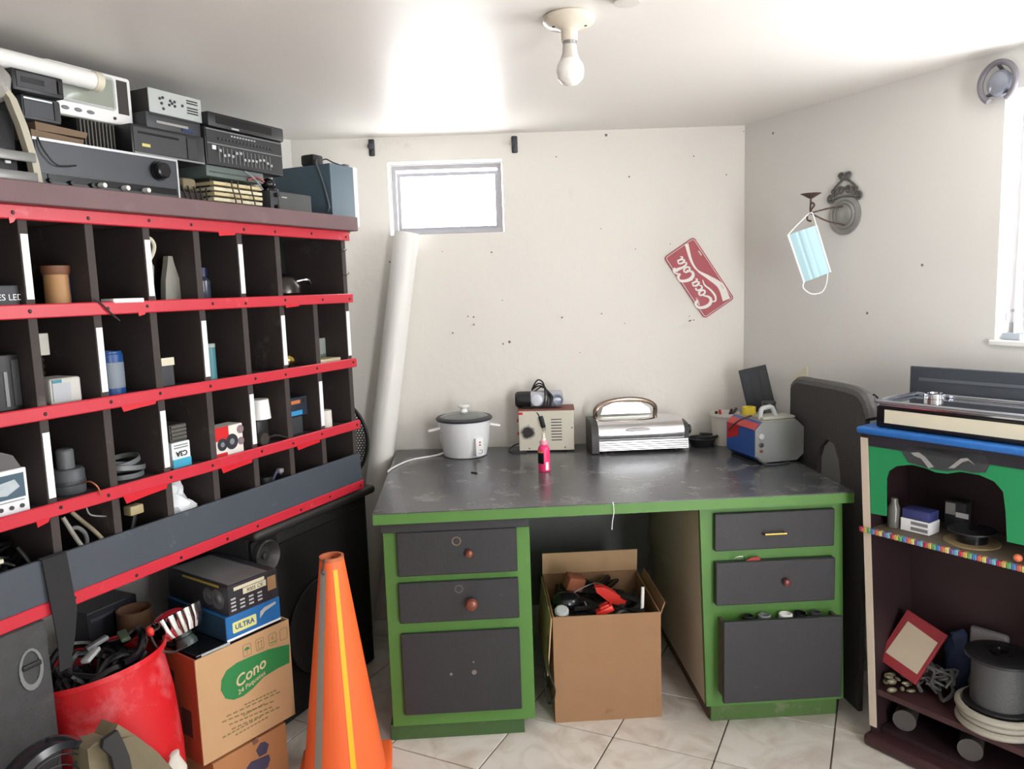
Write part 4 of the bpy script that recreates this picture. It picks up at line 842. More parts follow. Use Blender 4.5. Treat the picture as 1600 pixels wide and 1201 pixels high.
B().tube([(-.003, dM-.02, hM-.05), (-.012, dM-.06, hM-.03), (-.004, dM-.1, hM+.0), (.03, dM-.13, hM+.02)], .004).build('lead', M('lead_brown', (80, 50, 46), .5), t)
mt_ = T(c.x, c.y, DT+.0006) @ R(14, 'Z')
def ontop(o, x, y): v = mt_ @ Vector((x, y, hM+.0095)); o.location = v; o.rotation_euler = (0, 0, math.radians(14))
o = B().lathe([(.012, 0), (.026, 0), (.026, .03), (.012, .03), (.012, 0)], 24).build('tape_roll', M('yellow_tape', (212, 190, 60), .4)); ontop(o, .07, .16); tag(o, 'roll of yellow tape on top of the octagonal machine', 'tape')
t = thing('small_jar', 'dark glass jar with grey lid on top of the octagonal machine', 'jar', mt_ @ Vector((.15, .15, hM+.0095)), 0)
B().lathe([(0, 0), (.026, 0), (.026, .03), (.022, .034)], 22).build('jar_body', M('jar_dim', (86, 84, 80), .2), t); B().lathe([(.027, .034), (.027, .047), (0, .047)], 22).build('jar_lid', mDGREY, t)
# black panel leaning in the corner
q0 = ony(1187, 655, 3.09); o = B().box(-.055, .055, -.006, .006, 0, .33, .002).build('leaning_board', M('ribbed_black', (32, 36, 42), .45, var=.2, scale=20), smooth=False)
for k in range(3): B().box(-.045+k*.034, -.022+k*.034, -.009, -.0062, .02, .31).build('raised_rib', M('ribbed_black2', (40, 44, 50), .5), o, smooth=False)
o.location = Vector((1.05, 3.09, DT+.004)); o.rotation_euler = (-.06, math.radians(-13), math.radians(-15)); tag(o, 'narrow black ribbed panel leaning in the corner behind machine', 'panel')

# dark arched panel beside the desk
PF = Frame((1.08, 2.9), math.radians(-83.1))
op = [PF.at(x, y) for x, y in [(1235, 606), (1243, 598), (1262, 601), (1305, 609), (1333, 617), (1345, 630), (1352, 655)]]
x0_, x1_ = op[0][0], op[-1][0]
hp = [PF.at(x, y) for x, y in [(1277, 745), (1277, 715), (1282, 697), (1292, 686), (1303, 694), (1310, 718), (1313, 745)]]
t = thing('arched_panel', 'thick dark grey textured panel with arched opening standing right of desk', 'panel', PF.w(0, 0, 0), PF.rz)
B().plate([(x0_, 0), (x0_, op[0][1])]+op[1:]+[(x1_, 0)], 0, .016, [[(hp[0][0], .55)]+hp+[(hp[-1][0], .55)]]).build('board', M('dark_foam', (64, 62, 60), .75, var=.15, scale=30, bump=.3, bscale=120), t, ang=50)
B().tube([(p[0], .025, p[1]) for p in op], .024, 10).build('rounded_edge', M('dark_foam_edge', (84, 83, 82), .6, var=.15, scale=30, bump=.3, bscale=120), t)
q0 = WF.at(1262, 620)
o = B().plate([(-.05, 0), (.05, 0), (.05, .9), (.02, 1.12), (-.05, 1.07)], 0, .006).build('white_board', mCREAM, smooth=False); o.location = WF.w(q0[0]-.02, -.009, 0.001); o.rotation_euler = (0, 0, RZW); tag(o, 'pale board corner sticking up behind the dark arched panel', 'board')
p = [ony(x, y, 2.6) for x, y in [(1351, 640), (1350, 628), (1366, 616), (1374, 630), (1372, 650)]]
o = B().tube([Vector((1.24, 2.62, 1.0))]+p, .003, sub=2).build('bent_wire', mCABLE); tag(o, 'bent black wire hook rising between arched panel and bookcase', 'wire')

# cardboard box under the desk
BF = Frame(onz(868, 1129, 0), math.radians(2.5))
t = thing('cardboard_box', 'open brown cardboard box of scrap under the desk', 'box', BF.w(0, 0, 0), BF.rz)
bw = .362; bh = .372; bd = .38; th = .005
B().box(0, bw, 0, th, .0, bh).build('front_wall', mCARD, t, smooth=False); B().box(0, bw, bd-th, bd, 0, bh+.005).build('back_wall', mCARD, t, smooth=False)
B().box(0, th, th+.0005, bd-th-.0005, 0, bh).build('side_wall', mCARD, t, smooth=False); B().box(bw-th, bw, th+.0005, bd-th-.0005, 0, bh).build('side_wall', mCARD, t, smooth=False)
B().box(th+.0005, bw-th-.0005, th+.0005, bd-th-.0005, .0, .006).build('bottom', mCARD, t, smooth=False)
B().box(0, bw, 0, .004, 0, .1, mt=T(0, bd+.003, bh-.01) @ R(8, 'X')).build('rear_flap', mCARDL, t, smooth=False)
B().box(0, .004, 0, bd, -.2, 0, mt=T(-.006, 0, bh-.004) @ R(5, 'Y')).build('side_flap', mCARDL, t, smooth=False)
B().box(0, .004, .03, bd-.03, 0, .055, mt=T(bw+.001, 0, bh-.03) @ R(20, 'Y')).build('side_flap', mCARD, t, smooth=False)
B().tube([(-.012, .03, .3), (-.02, -.008, .2), (-.0, -.014, .12), (-.02, .02, .06), (-.03, .05, .16)], .003).build('loose_cord', mCABLE, t)
bw0 = BF
def inbox(b, name, mat, label, cat, x, y, z, rot=(0, 0, 0)):
    o = b.build(name, mat) if isinstance(b, B) else b; o.location = BF.w(x, y, z); o.rotation_euler = (rot[0], rot[1], rot[2]+BF.rz); return tag(o, label, cat)
b = B(); rr = random.Random(3)
for k in range(70):
    p = [(rr.uniform(.03, bw-.03), rr.uniform(.03, bd-.04), rr.uniform(.2, .375)) for _ in range(4)]; b.tube(p, rr.choice((.005, .008, .012)), 6)
o = b.build('scrap_cables', M('scrap_black', (30, 28, 28), .45, var=.3)); o['kind'] = 'stuff'; inbox(o, '', None, 'dense tangle of black scrap cables filling the cardboard box', 'cables', 0, 0, 0)
mORG = M('red_orange', (214, 46, 36), .4, var=.05)
inbox(B().plate([(-.06, .0), (-.045, -.012), (.03, -.02), (.065, -.005), (.06, .02), (.03, .022), (-.03, .018)], 0, .03), 'red_tool', mORG, 'large red orange plastic tool handle lying on the box scrap', 'tool', .21, .12, .385, (.0, .62, 0))
b = B().box(-.03, .03, 0, .03, 0, .02, .003); b.box(-.012, .02, 0, .03, .021, .03, .002); inbox(b, 'plastic_clip', mORG, 'small red orange plastic clip block near box front', 'clip', .185, .03, .36, (0, -.4, 0))
inbox(B().box(-.035, .03, 0, .05, 0, .05, .004), 'brick_shard', M('terracotta', (150, 86, 60), .8), 'terracotta brown block lying among the scrap', 'block', .1, .2, .375, (.2, .3, .3))
inbox(B().cyl((0, 0, 0), (.008, .02, .085), .006), 'plastic_rod', mWHITE, 'white plastic rod standing at right in the scrap box', 'rod', .312, .06, .345)
inbox(B().lathe([(.024, 0), (.024, .02), (.018, .026), (0, .026)], 22), 'round_cap', mLGREY, 'pale grey round cap at left front of the scrap box', 'cap', .035, .05, .36, (.5, 0, 0))
inbox(B().ell((0, 0, .03), (.05, .045, .032)), 'black_ball', mBLACKG, 'glossy black dome at left in the scrap box', 'dome', .06, .11, .35)
b = B(); b.tube([(.03, .08, .36), (.08, .12, .4), (.16, .18, .41), (.2, .22, .39)], .002); inbox(b, 'grey_wire', mGREY, 'thin grey wire curving over the scrap', 'wire', 0, 0, 0)

# ================================================================== painted bookcase by the right wall
mMAROON = M('maroon_inside', (40, 21, 25), .6, var=.2, scale=10)
mEDGEW = M('cream_edge', (200, 186, 170), .5, var=.08)
SHK = .058
def lean(v): return v+Vector((-SHK*v.z, 0, 0))
def hat(px, py, d=0): x, z = HF.at(px, py, d); return x+SHK*z, z      # unleaned coordinates
t = bk = thing('bookcase', 'homemade bookcase with green arched panel and blue top edge, maroon inside', 'bookcase', HF.w(0, 0, 0), HF.rz)
BWd, BDp, BH = .68, .23, .985
B().box(0, .022, .0, BDp, .0, BH).build('side_panel', mMAROON, t, smooth=False, fn=lean)
B().box(BWd-.022, BWd, .0, BDp, .0, BH).build('side_panel', mMAROON, t, smooth=False, fn=lean)
B().box(.0225, BWd-.0225, BDp-.01, BDp, .0, BH).build('back_panel', mMAROON, t, smooth=False, fn=lean)
B().box(-.001, .0215, -.004, -.0003, .06, BH-.012).build('edge_trim', mEDGEW, t, smooth=False, fn=lean)
B().box(-.012, BWd-.04, -.012, BDp+.04, BH+.0005, BH+.022, .009, seg=4).build('top_board', M('blue_edge_paint', (40, 106, 184), .3, var=.08, wear=(210, 214, 214), wamt=.08, wscale=14), t, fn=lean)
B().box(.0225, BWd-.0225, -.002, .006, BH-.035, BH, 0).build('top_rail', M('dark_rail', (34, 34, 44), .5), t, smooth=False, fn=lean)
zs = .695
B().box(.0225, BWd-.0225, -.0, BDp-.0105, zs-.014, zs).build('shelf_board', M('shelf_tan', (104, 92, 78), .6, var=.2), t, smooth=False, fn=lean)
B().box(.0225, BWd-.0225, .006, BDp-.0105, .165, .183).build('shelf_board', M('maroon_shelf', (66, 38, 40), .55, var=.2), t, smooth=False, fn=lean)
B().box(-.012, BWd+.01, -.03, BDp, .0, .04, .014, seg=3).build('plinth', M('maroon_plinth', (62, 36, 40), .45, var=.15), t)
B().box(.0225, BWd-.0225, .02, BDp-.0105, .0405, .06).build('bottom_board', mMAROON, t, smooth=False)
cols = [(168, 44, 70), (190, 160, 80), (90, 150, 96), (70, 116, 176), (190, 96, 74), (196, 190, 110), (110, 80, 140), (100, 166, 186)]
n = 56; x0 = -.008; dx = (BWd)/n
for k in range(n): B().box(x0+k*dx, x0+(k+1)*dx-.0004, -.016, -.0045 if k*dx < .03 else -.0002, zs-.014, zs+.001, .002, seg=1).build('rainbow_edging', M('rainbow_%d' % (k % 8), cols[k % 8], .35, var=.15, scale=40), t, smooth=False, fn=lean)
gp = [hat(x, y, .0) for x, y in [(1353, 800), (1384, 806), (1384, 748), (1388, 736), (1400, 728), (1425, 726), (1445, 731), (1462, 738), (1480, 740), (1500, 737), (1530, 742), (1553, 752), (1567, 768), (1571, 800), (1573, 846)]]
xr = BWd-.0225
B().plate([(.0225, BH-.034)]+[(max(.0225, gp[0][0]), gp[0][1])]+gp[1:]+[(xr, gp[-1][1]), (xr, BH-.034)], .001, .007).build('green_panel', M('green_panel', (28, 138, 84), .5, var=.06), t, smooth=False, fn=lean)
mk = [hat(x, y) for x, y in [(1410, 706), (1420, 698), (1450, 699), (1500, 704), (1540, 712), (1546, 726), (1540, 738), (1520, 738), (1500, 734), (1480, 736), (1455, 732), (1420, 722)]]
B().plate(mk, -.002, .0008).build('grey_patch', M('patch_grey', (58, 60, 64), .6), t, smooth=False, fn=lean)
for P in ([(1424, 707), (1436, 706), (1446, 713), (1460, 729), (1452, 731), (1440, 716), (1430, 712)], [(1482, 731), (1492, 731), (1504, 722), (1514, 719), (1524, 726), (1512, 715), (1502, 716)]):
    B().plate([hat(x, y) for x, y in P], -.0035, -.0021).build('silver_stroke', M('stroke_silver', (150, 150, 150), .4), t, smooth=False, fn=lean)
def hthing(name, label, cat, px, py, z, d, group=None):
    x, zz = HF.at(px, py, d); return thing(name, label, cat, HF.w(x, d, z), HF.rz, group)
ZU_ = zs+.0012
t = hthing('medicine_carton', 'white carton with grey print lying on rainbow edged shelf', 'box', 1430, 800, ZU_, .05)
B().box(-.043, .043, 0, .06, 0, .038, .001).build('carton', mPAPER, t, smooth=False)
for k in range(2): panel(t, 'print_block', -.012, .038, .006+k*.017, .016+k*.017, mGREY, -.0007)
o = B().box(-.04, .043, 0, .055, 0, .03, .003); o = o.build('blue_carton', M('violet_blue', (56, 62, 116), .5)); o.location = t.location+Vector((0, 0, .0385)); o.rotation_euler = (0, 0, HF.rz); tag(o, 'dark blue carton lying on the white medicine carton', 'box')
t = hthing('glass_bottle', 'dim grey bottle behind left pillar of the green panel', 'bottle', 1397, 795, ZU_, .06)
B().lathe([(0, 0), (.018, 0), (.019, .06), (.012, .075), (.01, .09), (0, .09)], 18).build('bottle_body', M('dim_bottle', (104, 102, 98), .2), t)
t = hthing('disc_spool', 'dark film reel lying flat on the rainbow edged shelf', 'reel', 1520, 812, ZU_, .085)
for z, r, m in ((0, .072, M('tan_disc', (150, 132, 96), .4)), (.035, .062, mBLACK)): B().lathe([(r, 0), (r, .004), (.01, .004), (.01, 0), (r, 0)], 34, T(0, 0, z)).build('flange', m, t)
B().lathe([(.04, .0042), (.04, .0348)], 26).build('wound_tape', mBLACKG, t)
t = hthing('small_device', 'pale grey boxed gadget behind the film reel', 'gadget', 1492, 790, ZU_, .165)
B().box(-.03, .03, 0, .04, 0, .085, .003).build('casing', mDGREY, t, smooth=False); panel(t, 'pale_front', -.026, .002, .045, .08, mLGREY); panel(t, 'white_card', .004, .04, .04, .055, mPAPER); 
o = B().ell((0, 0, .011), (.011, .011, .011)).build('rubber_ball', M('orange_ball', (224, 120, 84), .4)); x, z = HF.at(1587, 857, -.004); o.location = HF.w(x, .012, ZU_+.0003); tag(o, 'small orange ball on the rainbow edged shelf', 'ball')
# middle compartment
ZM = .1838
mi = hthing('notebook', 'red book with a sheet of cream paper tilted on bookcase shelf', 'book', 1425, 1000, ZM+.10, .09)
B().box(-.065, .065, -.008, .008, -.09, .09, .002).build('cover', M('book_red', (128, 30, 38), .5), mi, smooth=False)
B().plate([(-.05, -.06), (.055, -.06), (.055, .055), (-.045, .06)], -.0095, -.0083).build('paper_sheet', M('cream_paper', (172, 158, 138), .7, var=.08), mi, smooth=False)
mi.rotation_euler = (math.radians(-28), math.radians(18), HF.rz); mi.location = mi.location+Vector((0, 0, .035))
o = B(); rr = random.Random(5)
for k in range(16): o.ell((rr.uniform(-.05, .05), rr.uniform(-.03, .03), rr.uniform(.01, .05)), (rr.uniform(.006, .016), rr.uniform(.006, .014), rr.uniform(.004, .01)), 8, 6)
o = o.build('metal_scraps', M('scrap_pale', (122, 116, 96), .4, metal=.3, var=.4, scale=60)); x, z = HF.at(1412, 1060, .06); o.location = HF.w(x, .06, ZM); o['kind'] = 'stuff'; tag(o, 'pile of pale metal scraps under the red book', 'scraps')
o = B(); 
for k in range(12): o.tube([(rr.uniform(-.05, .05), rr.uniform(-.03, .04), rr.uniform(.008, .1)) for _ in range(4)], rr.choice((.004, .006)), 6)
o = o.build('wire_scraps', M('scrap_grey', (76, 76, 75), .5, var=.4)); x, z = HF.at(1462, 1050, .09); o.location = HF.w(x, .09, ZM); o.rotation_euler = (0, 0, HF.rz); o['kind'] = 'stuff'; tag(o, 'heap of grey wire scraps between red book and reel', 'scraps')
t = hthing('rope_coil', 'white rope coil lying under the large black reel', 'rope', 1560, 1110, ZM, .09)
for r, z in ((.098, .011), (.092, .031), (.1, .051)): B().tube([(r*math.cos(a*PI/8), r*math.sin(a*PI/8), z) for a in range(16)], .0105, 8, True, 3).build('rope_turn', M('white_rope', (158, 154, 142), .7, var=.1), t)
t2 = thing('cable_reel', 'large black reel wound with grey wire on the bookcase shelf', 'reel', t.location+Vector((0, 0, .0625)), HF.rz)
B().lathe([(.09, 0), (.09, .006), (0, .006)], 36).build('flange', mBLACK, t2); B().lathe([(.072, .0062), (.072, .1378)], 36).build('wound_wire', M('grey_winding', (74, 75, 76), .5, var=.1, bump=.3, bscale=200), t2)
B().lathe([(.02, .138), (.09, .138), (.09, .146), (.08, .15), (.03, .15), (.02, .146), (.02, .138)], 36).build('flange', mBLACK, t2); B().lathe([(.025, .144), (.03, .158), (.018, .158), (.015, .144)], 20).build('hub', mBLACKG, t2)
t = hthing('paper_bag', 'crumpled pale paper bag behind the large black reel', 'bag', 1545, 1000, ZM, .195)
B().box(-.055, .05, -.012, .014, 0, .22, .01, seg=3).build('bag_body', M('pale_bag', (112, 110, 112), .6, var=.12), t, fn=lambda v: v+Vector((math.sin(v.z*40)*.004, math.sin(v.x*60)*.004, 0)))
t = hthing('blue_cloth', 'dark blue cloth bundle behind the red book', 'cloth', 1498, 990, ZM, .18)
B().ell((0, 0, .1), (.04, .028, .1), 16, 12).build('bundle', M('navy_cloth', (32, 46, 76), .8, var=.2), t, fn=crumple)
# bottom compartment
for (px, py, lb) in [(1415, 1150, 'dusty grey tin lying on the floor of bookcase, left one'), (1518, 1180, 'dusty grey tin lying on the floor of bookcase under reel')]:
    x, z = HF.at(px, py, .06); t = thing('tin_can', lb, 'can', HF.w(x, .05, .0605+.033), HF.rz+.35, 'tins at the bottom of the bookcase')
    B().cyl((0, -.0, 0), (0, .1, 0), .032).build('can_body', M('dusty_tin', (66, 62, 60), .5, var=.2), t); B().lathe([(.033, 0), (.033, .006), (.028, .006), (0, .004)], 24, T(0, .002, 0) @ R(90, 'X')).build('can_rim', M('tin_rim', (80, 76, 74), .4), t)
# tray appliance on top
x0, z0 = HF.at(1368, 660, .015); ZB = BH+.0225
t = thing('buffet_warmer', 'black and cream warming appliance with chrome tray on the bookcase', 'appliance', HF.w(x0, .015, ZB), HF.rz); wT, dT = .5, .232
B().box(0, wT, 0, dT, .0, .066, .006).build('body', mBLACKG, t)
panel(t, 'cream_front', .028, wT-.02, .016, .056, mCREAM, -.0018)
B().plate(rrect(0, wT, 0, dT, .012), 0, .006, mt=T(0, 0, .0728) @ R(-90, 'X')).build('tray_floor', mCHROME, t)
b = B()
for (a, c_) in (((.0, .0), (wT, .0)), ((wT, .0), (wT, dT)), ((wT, dT), (.0, dT)), ((.0, dT), (.0, .0))): b.cyl((a[0], a[1], .078), (c_[0], c_[1], .078), .0065, seg=12)
b.build('tray_rim', M('rim_chrome', (170, 176, 184), .15, metal=.9), t)
B().lathe([(.03, .0735), (.03, .088), (.022, .09), (.02, .08), (0, .08)], 24, T(.075, dT-.035, 0)).build('tray_cup', mCHROME, t)
xb, zb_ = HF.at(1421, 600, .256); zt_ = HF.at(1510, 577, .256)[1]
t = thing('dark_board', 'dark slate coloured board standing behind the chrome tray', 'board', HF.w(xb, .2565, ZB), HF.rz)
B().box(0, .4, 0, .008, 0, zt_-ZB, .003).build('board', M('slate_blue', (58, 64, 72), .5, var=.1), t, smooth=False); B().box(.03, .4, -.0025, -.0003, zt_-ZB-.045, zt_-ZB-.035, .001).build('groove_trim', M('slate_light', (84, 90, 98), .45), t, smooth=False)

# ================================================================== things on the walls
# script lettered plate
pc = [ony(x, y, YB-.006) for x, y in [(1085, 369), (1143, 470), (1105, 494), (1036, 403)]]
ctr = sum(pc, Vector())/4; vx = (pc[0]+pc[3]-pc[1]-pc[2])/2
ang = math.atan2(vx.z, vx.x); PL, PH = vx.length, .152
t = thing('metal_plate', 'red metal licence plate with white script lettering tilted on back wall', 'plate', ctr, (0, -ang, 0))
mPR = M('plate_red', (158, 28, 46), .4, var=.06); mPW = M('plate_white', (226, 220, 214), .4, var=.03)
B().plate(rrect(-PL/2, PL/2, -PH/2, PH/2, .014), -.0012, .004).build('sheet', mPR, t, smooth=False)
e_ = .005; B().plate(rrect(-PL/2+e_, PL/2-e_, -PH/2+e_, PH/2-e_, .011), -.002, -.0013, [rrect(-PL/2+e_+.0018, PL/2-e_-.0018, -PH/2+e_+.0018, PH/2-e_-.0018, .0095)]).build('border_line', mPW, t, smooth=False)
B().ribbon([(-PL/2+.014, -.045), (-.08, -.056), (-.02, -.034), (.03, -.012), (.08, -.012), (PL/2-.008, -.034)], [.034, .026, .016, .0065, .010, .016], -.0021, -.0013, 8).build('wave', mPW, t)
for x in (-.085, .085):
    for z in (PH/2-.014, -PH/2+.016): B().plate(rrect(x-.012, x+.012, z-.003, z+.003, .0028), -.0024, -.0013).build('bolt_slot', M('slot_pale', (200, 190, 182), .5), t, smooth=False)
sc = .00228
def S(P, w): return [((u-50)*sc, (v-12)*sc) for u, v in P], [x*sc for x in w]
lt = B(); ik = 0
for P, w in [
    ([(20, 27), (18, 33), (12, 35), (5, 30), (1, 20), (2, 11), (8, 6), (15, 8), (21, 14)], [2, 4, 3.2, 4, 5, 5, 4, 3, 1.5]),               # C
    ([(4, 8), (0, 1), (8, -4), (22, -3), (36, 1), (46, -1)], [1.5, 2.4, 3, 2.6, 2.2, 1]),                                               # under-swash
    ([(28, 19), (24, 17), (23, 11), (26, 7), (30, 9), (31, 15), (28, 19), (32, 18)], [2, 2.6, 3, 2.4, 2.6, 3, 2, 1]),
    ([(41, 17), (38, 19), (34, 15), (34, 9), (38, 7), (42, 10)], [3, 2, 3, 3, 2.2, 1.2]),
    ([(51, 18), (47, 19), (44, 14), (45, 8), (48, 8), (51, 14), (52, 19), (51, 10), (53, 7), (56, 9)], [2, 2, 3, 3, 2, 1.5, 3, 3, 2, 1]),
    ([(57, 15), (60, 16)], [3, 3]),
    ([(79, 27), (77, 33), (71, 35), (65, 30), (61, 20), (62, 11), (67, 7), (73, 9), (78, 14)], [2, 4, 3.2, 4, 5, 5, 4, 3, 1.5]),          # C
    ([(79, 27), (84, 33), (90, 35), (94, 32), (92, 29)], [2, 2, 2.4, 2.2, 1]),
    ([(80, 19), (76, 17), (75, 11), (78, 7), (82, 9), (83, 15), (80, 19), (84, 17)], [2, 2.6, 3, 2.4, 2.6, 3, 2, 1]),
    ([(86, 12), (90, 24), (91, 33), (89, 33), (87, 22), (87, 10), (90, 7), (93, 10)], [1.2, 1.6, 2.4, 2.4, 3, 3, 2.2, 1.2]),
    ([(101, 18), (97, 19), (94, 14), (95, 8), (98, 8), (101, 14), (102, 19), (101, 10), (103, 7), (106, 10)], [2, 2, 3, 3, 2, 1.5, 3, 3, 2, 1])]:
    p, ww = S(P, [x*1.25 for x in w]); ik += 1; lt.ribbon([(x-.006, z+.022) for x, z in p], ww, -.0022-.0002*ik, -.0013)
lt.build('script_lettering', mPW, t, smooth=False)
text('small_lettering', 'Enjoy', .012, mPW, t, T(-.075, -.0016, .058) @ FRONT, ext=.0003, shear=.3)

# wall sconce
sx, sz = WF.at(1321, 336)
t = thing('wall_sconce', 'grey metal candle sconce with scroll work on the right wall', 'sconce', WF.w(sx, 0, sz), RZW); mIR = M('grey_iron', (150, 150, 148), .35, metal=.4, var=.15)
B().lathe([(.07, .0), (.07, .006), (.055, .012), (.05, .008), (.042, .014), (.036, .01), (.028, .016), (0, .018)], 36, T(0, -.0005, 0) @ R(90, 'X') @ Matrix.Diagonal((1, 1.0, 1, 1))).build('back_disc', mIR, t)
def curl(b, cx, cz, r, s=1, a0=0, turns=1.3):
    b.tube([(cx+s*(r*(1-.55*k/14))*math.cos(a0+turns*2*PI*k/14), -.008, cz+(r*(1-.55*k/14))*math.sin(a0+turns*2*PI*k/14)) for k in range(15)], .0038, 6, sub=2)
b = B()
for (cx, cz, r, s) in [(-.06, .062, .017, 1), (.06, .062, .017, -1), (-.018, .088, .015, 1), (.018, .088, .015, -1), (-.014, .138, .013, -1), (.014, .138, .013, 1), (-.045, .085, .012, -1), (.045, .085, .012, 1)]: curl(b, cx, cz, r, s)
b.tube([(-.05, -.007, .085), (-.045, -.007, .1), (-.015, -.007, .122), (0, -.007, .126), (.015, -.007, .122), (.045, -.007, .1), (.05, -.007, .085)], .004, 6); b.tube([(-.065, -.007, .06), (-.02, -.007, .066), (.02, -.007, .066), (.065, -.007, .06)], .005, 6)
b.build('scroll_work', M('scroll_iron', (104, 102, 100), .4, metal=.4), t)
tip = onp(1266, 333, WF.w(sx, -.15, 0), WF.y); tl = (tip-WF.w(sx, 0, sz)); tx, ty, tz = tl.dot(WF.x), tl.dot(WF.y), tl.z
mRU = M('rust_iron', (92, 74, 66), .5, metal=.4, var=.2)
arm = B(); arm.tube([(0, -.012, .03), (tx*.5, ty*.5, .02+tz*.5), (tx, ty, tz)], .003, 6); arm.tube([(.005, -.012, -.035), (tx*.5, ty*.5, tz*.5-.025), (tx, ty, tz)], .003, 6)
arm.tube([(tx+.004, ty, tz-.028), (tx-.012, ty, tz-.022), (tx-.012, ty, tz-.006), (tx, ty, tz), (tx+.006, ty, tz+.014), (tx+.018, ty, tz+.026), (tx+.008, ty, tz+.036), (tx, ty, tz+.03)], .0035, 6)
arm.tube([(tx, ty, tz), (tx, ty, tz+.02), (tx+.002, ty, tz+.05)], .003, 6); arm.build('arm', mRU, t)
B().lathe([(0, 0), (.006, .001), (.022, .01), (.036, .018), (.033, .018), (.02, .012), (0, .006)], 24, T(tx+.002, ty, tz+.05)).build('candle_dish', mRU, t)
# face mask hanging on the sconce
MF = Frame((tip.x, tip.y-.004), math.radians(-14))
mp = [MF.at(x, y) for x, y in [(1231, 367), (1275, 352), (1297, 425), (1256, 441)]]
t = thing('face_mask', 'pale blue pleated face mask hanging from the sconce arm', 'face mask', MF.w(0, 0, 0), MF.rz)
V = []; F = []; nu, nv = 12, 4
for j in range(nv+1):
    for i in range(nu+1):
        u, v = i/nu, j/nv
        a = Vector(mp[0])*(1-u)+Vector(mp[1])*u; c_ = Vector(mp[3])*(1-u)+Vector(mp[2])*u; q = a*(1-v)+c_*v
        V.append((q.x, -.012*math.sin(PI*u)+(.002 if i in (4, 7) else 0)-.002, q.y))
n = nu+1
for j in range(nv):
    for i in range(nu): F.append((j*n+i, j*n+i+1, (j+1)*n+i+1, (j+1)*n+i))
mb = B(); mb._add(V, F); mb._add([(x, y+.002, z) for x, y, z in V], [tuple(reversed(f)) for f in F]); mb.build('pleated_sheet', M('mask_blue', (178, 212, 222), .8, var=.05), t, smooth=False)
tz_ = (tip.z-.004); t0 = ((tip-MF.o).dot(MF.x))
for a, b_ in ((0, 1), (3, 2)):
    e = B().cyl((mp[0 if a == 0 else 1][0], -.003, mp[0 if a == 0 else 1][1]), (mp[3 if a == 0 else 2][0], -.003, mp[3 if a == 0 else 2][1]), .0035, seg=8).build('white_hem', mPAPER, t)
B().tube([(mp[0][0], -.002, mp[0][1]), ((mp[0][0]+t0)/2-.006, -.002, (mp[0][1]+tz_)/2), (t0-.008, -.002, tz_), (t0, -.008, tz_+.004), (t0+.008, -.002, tz_), (mp[1][0], -.002, mp[1][1])], .0022, 6, sub=3).build('ear_loop', mPAPER, t)
lp = [MF.at(x, y) for x, y in [(1256, 440), (1255, 450), (1268, 459), (1284, 456), (1291, 443), (1293, 426)]]
B().tube([(x, -.002, z) for x, z in lp], .0022, 6).build('ear_loop', mPAPER, t)
# curtain rod brackets
for (x, y, lb) in [(581, 231, 'left black curtain rod bracket above the small window'), (804, 226, 'right black curtain rod bracket above the small window')]:
    p = ony(x, y, YB); t = thing('rod_bracket', lb, 'bracket', (p.x, YB, p.z), 0, 'curtain rod brackets')
    B().box(-.012, .012, -.006, -.0004, -.034, .034, .005, seg=3).build('back_plate', M('bracket_dark', (56, 58, 66), .4), t); B().cyl((0, -.006, .0), (0, -.035, .0), .007, seg=14).build('peg', mDGREY, t); B().lathe([(.012, 0), (.012, .006), (0, .007)], 16, T(0, -.035, 0) @ R(90, 'X')).build('cup_end', mDGREY, t)
# ceiling bulb
p = onz(889, 25, CEIL); t = thing('ceiling_lamp', 'cream porcelain ceiling socket with unlit white bulb', 'lamp', (p.x, p.y, CEIL), 0)
B().lathe([(.0, -.0002), (.058, -.0002), (.062, -.004), (.062, -.014), (.05, -.024), (.026, -.03), (.0205, -.034), (.0195, -.058), (.0, -.058)], 36).build('porcelain_base', M('porcelain', (222, 212, 196), .25, var=.03), t)
B().lathe([(.0, -.0582), (.0165, -.0582), (.0165, -.066), (.0, -.066)], 24).build('metal_collar', mSTEEL, t)
B().lathe([(.0, -.0662), (.0165, -.0662), (.018, -.085), (.0235, -.1)], 28).build('bulb_neck', M('bulb_neck', (214, 208, 200), .5), t)
B().lathe([(.0235, -.1), (.0315, -.112), (.034, -.127), (.0305, -.144), (.018, -.157), (0, -.161)], 32).build('bulb_globe', M('bulb_glass', (246, 244, 240), .18, var=.0), t)
for s in (-1, 1): B().lathe([(.004, 0), (.003, .002), (0, .002)], 10, T(s*.038, -.012, -.0265) @ R(180, 'X')).build('screw', mDGREY, t)
p = onz(978, -1, CEIL); o = B().lathe([(0, -.0002), (.032, -.0002), (.03, -.012), (0, -.014)], 24).build('ceiling_rose', M('ceiling_patch', (216, 212, 206), .5)); o.location = (p.x, p.y-.01, CEIL); tag(o, 'small round white cover on the ceiling at top edge', 'cover')

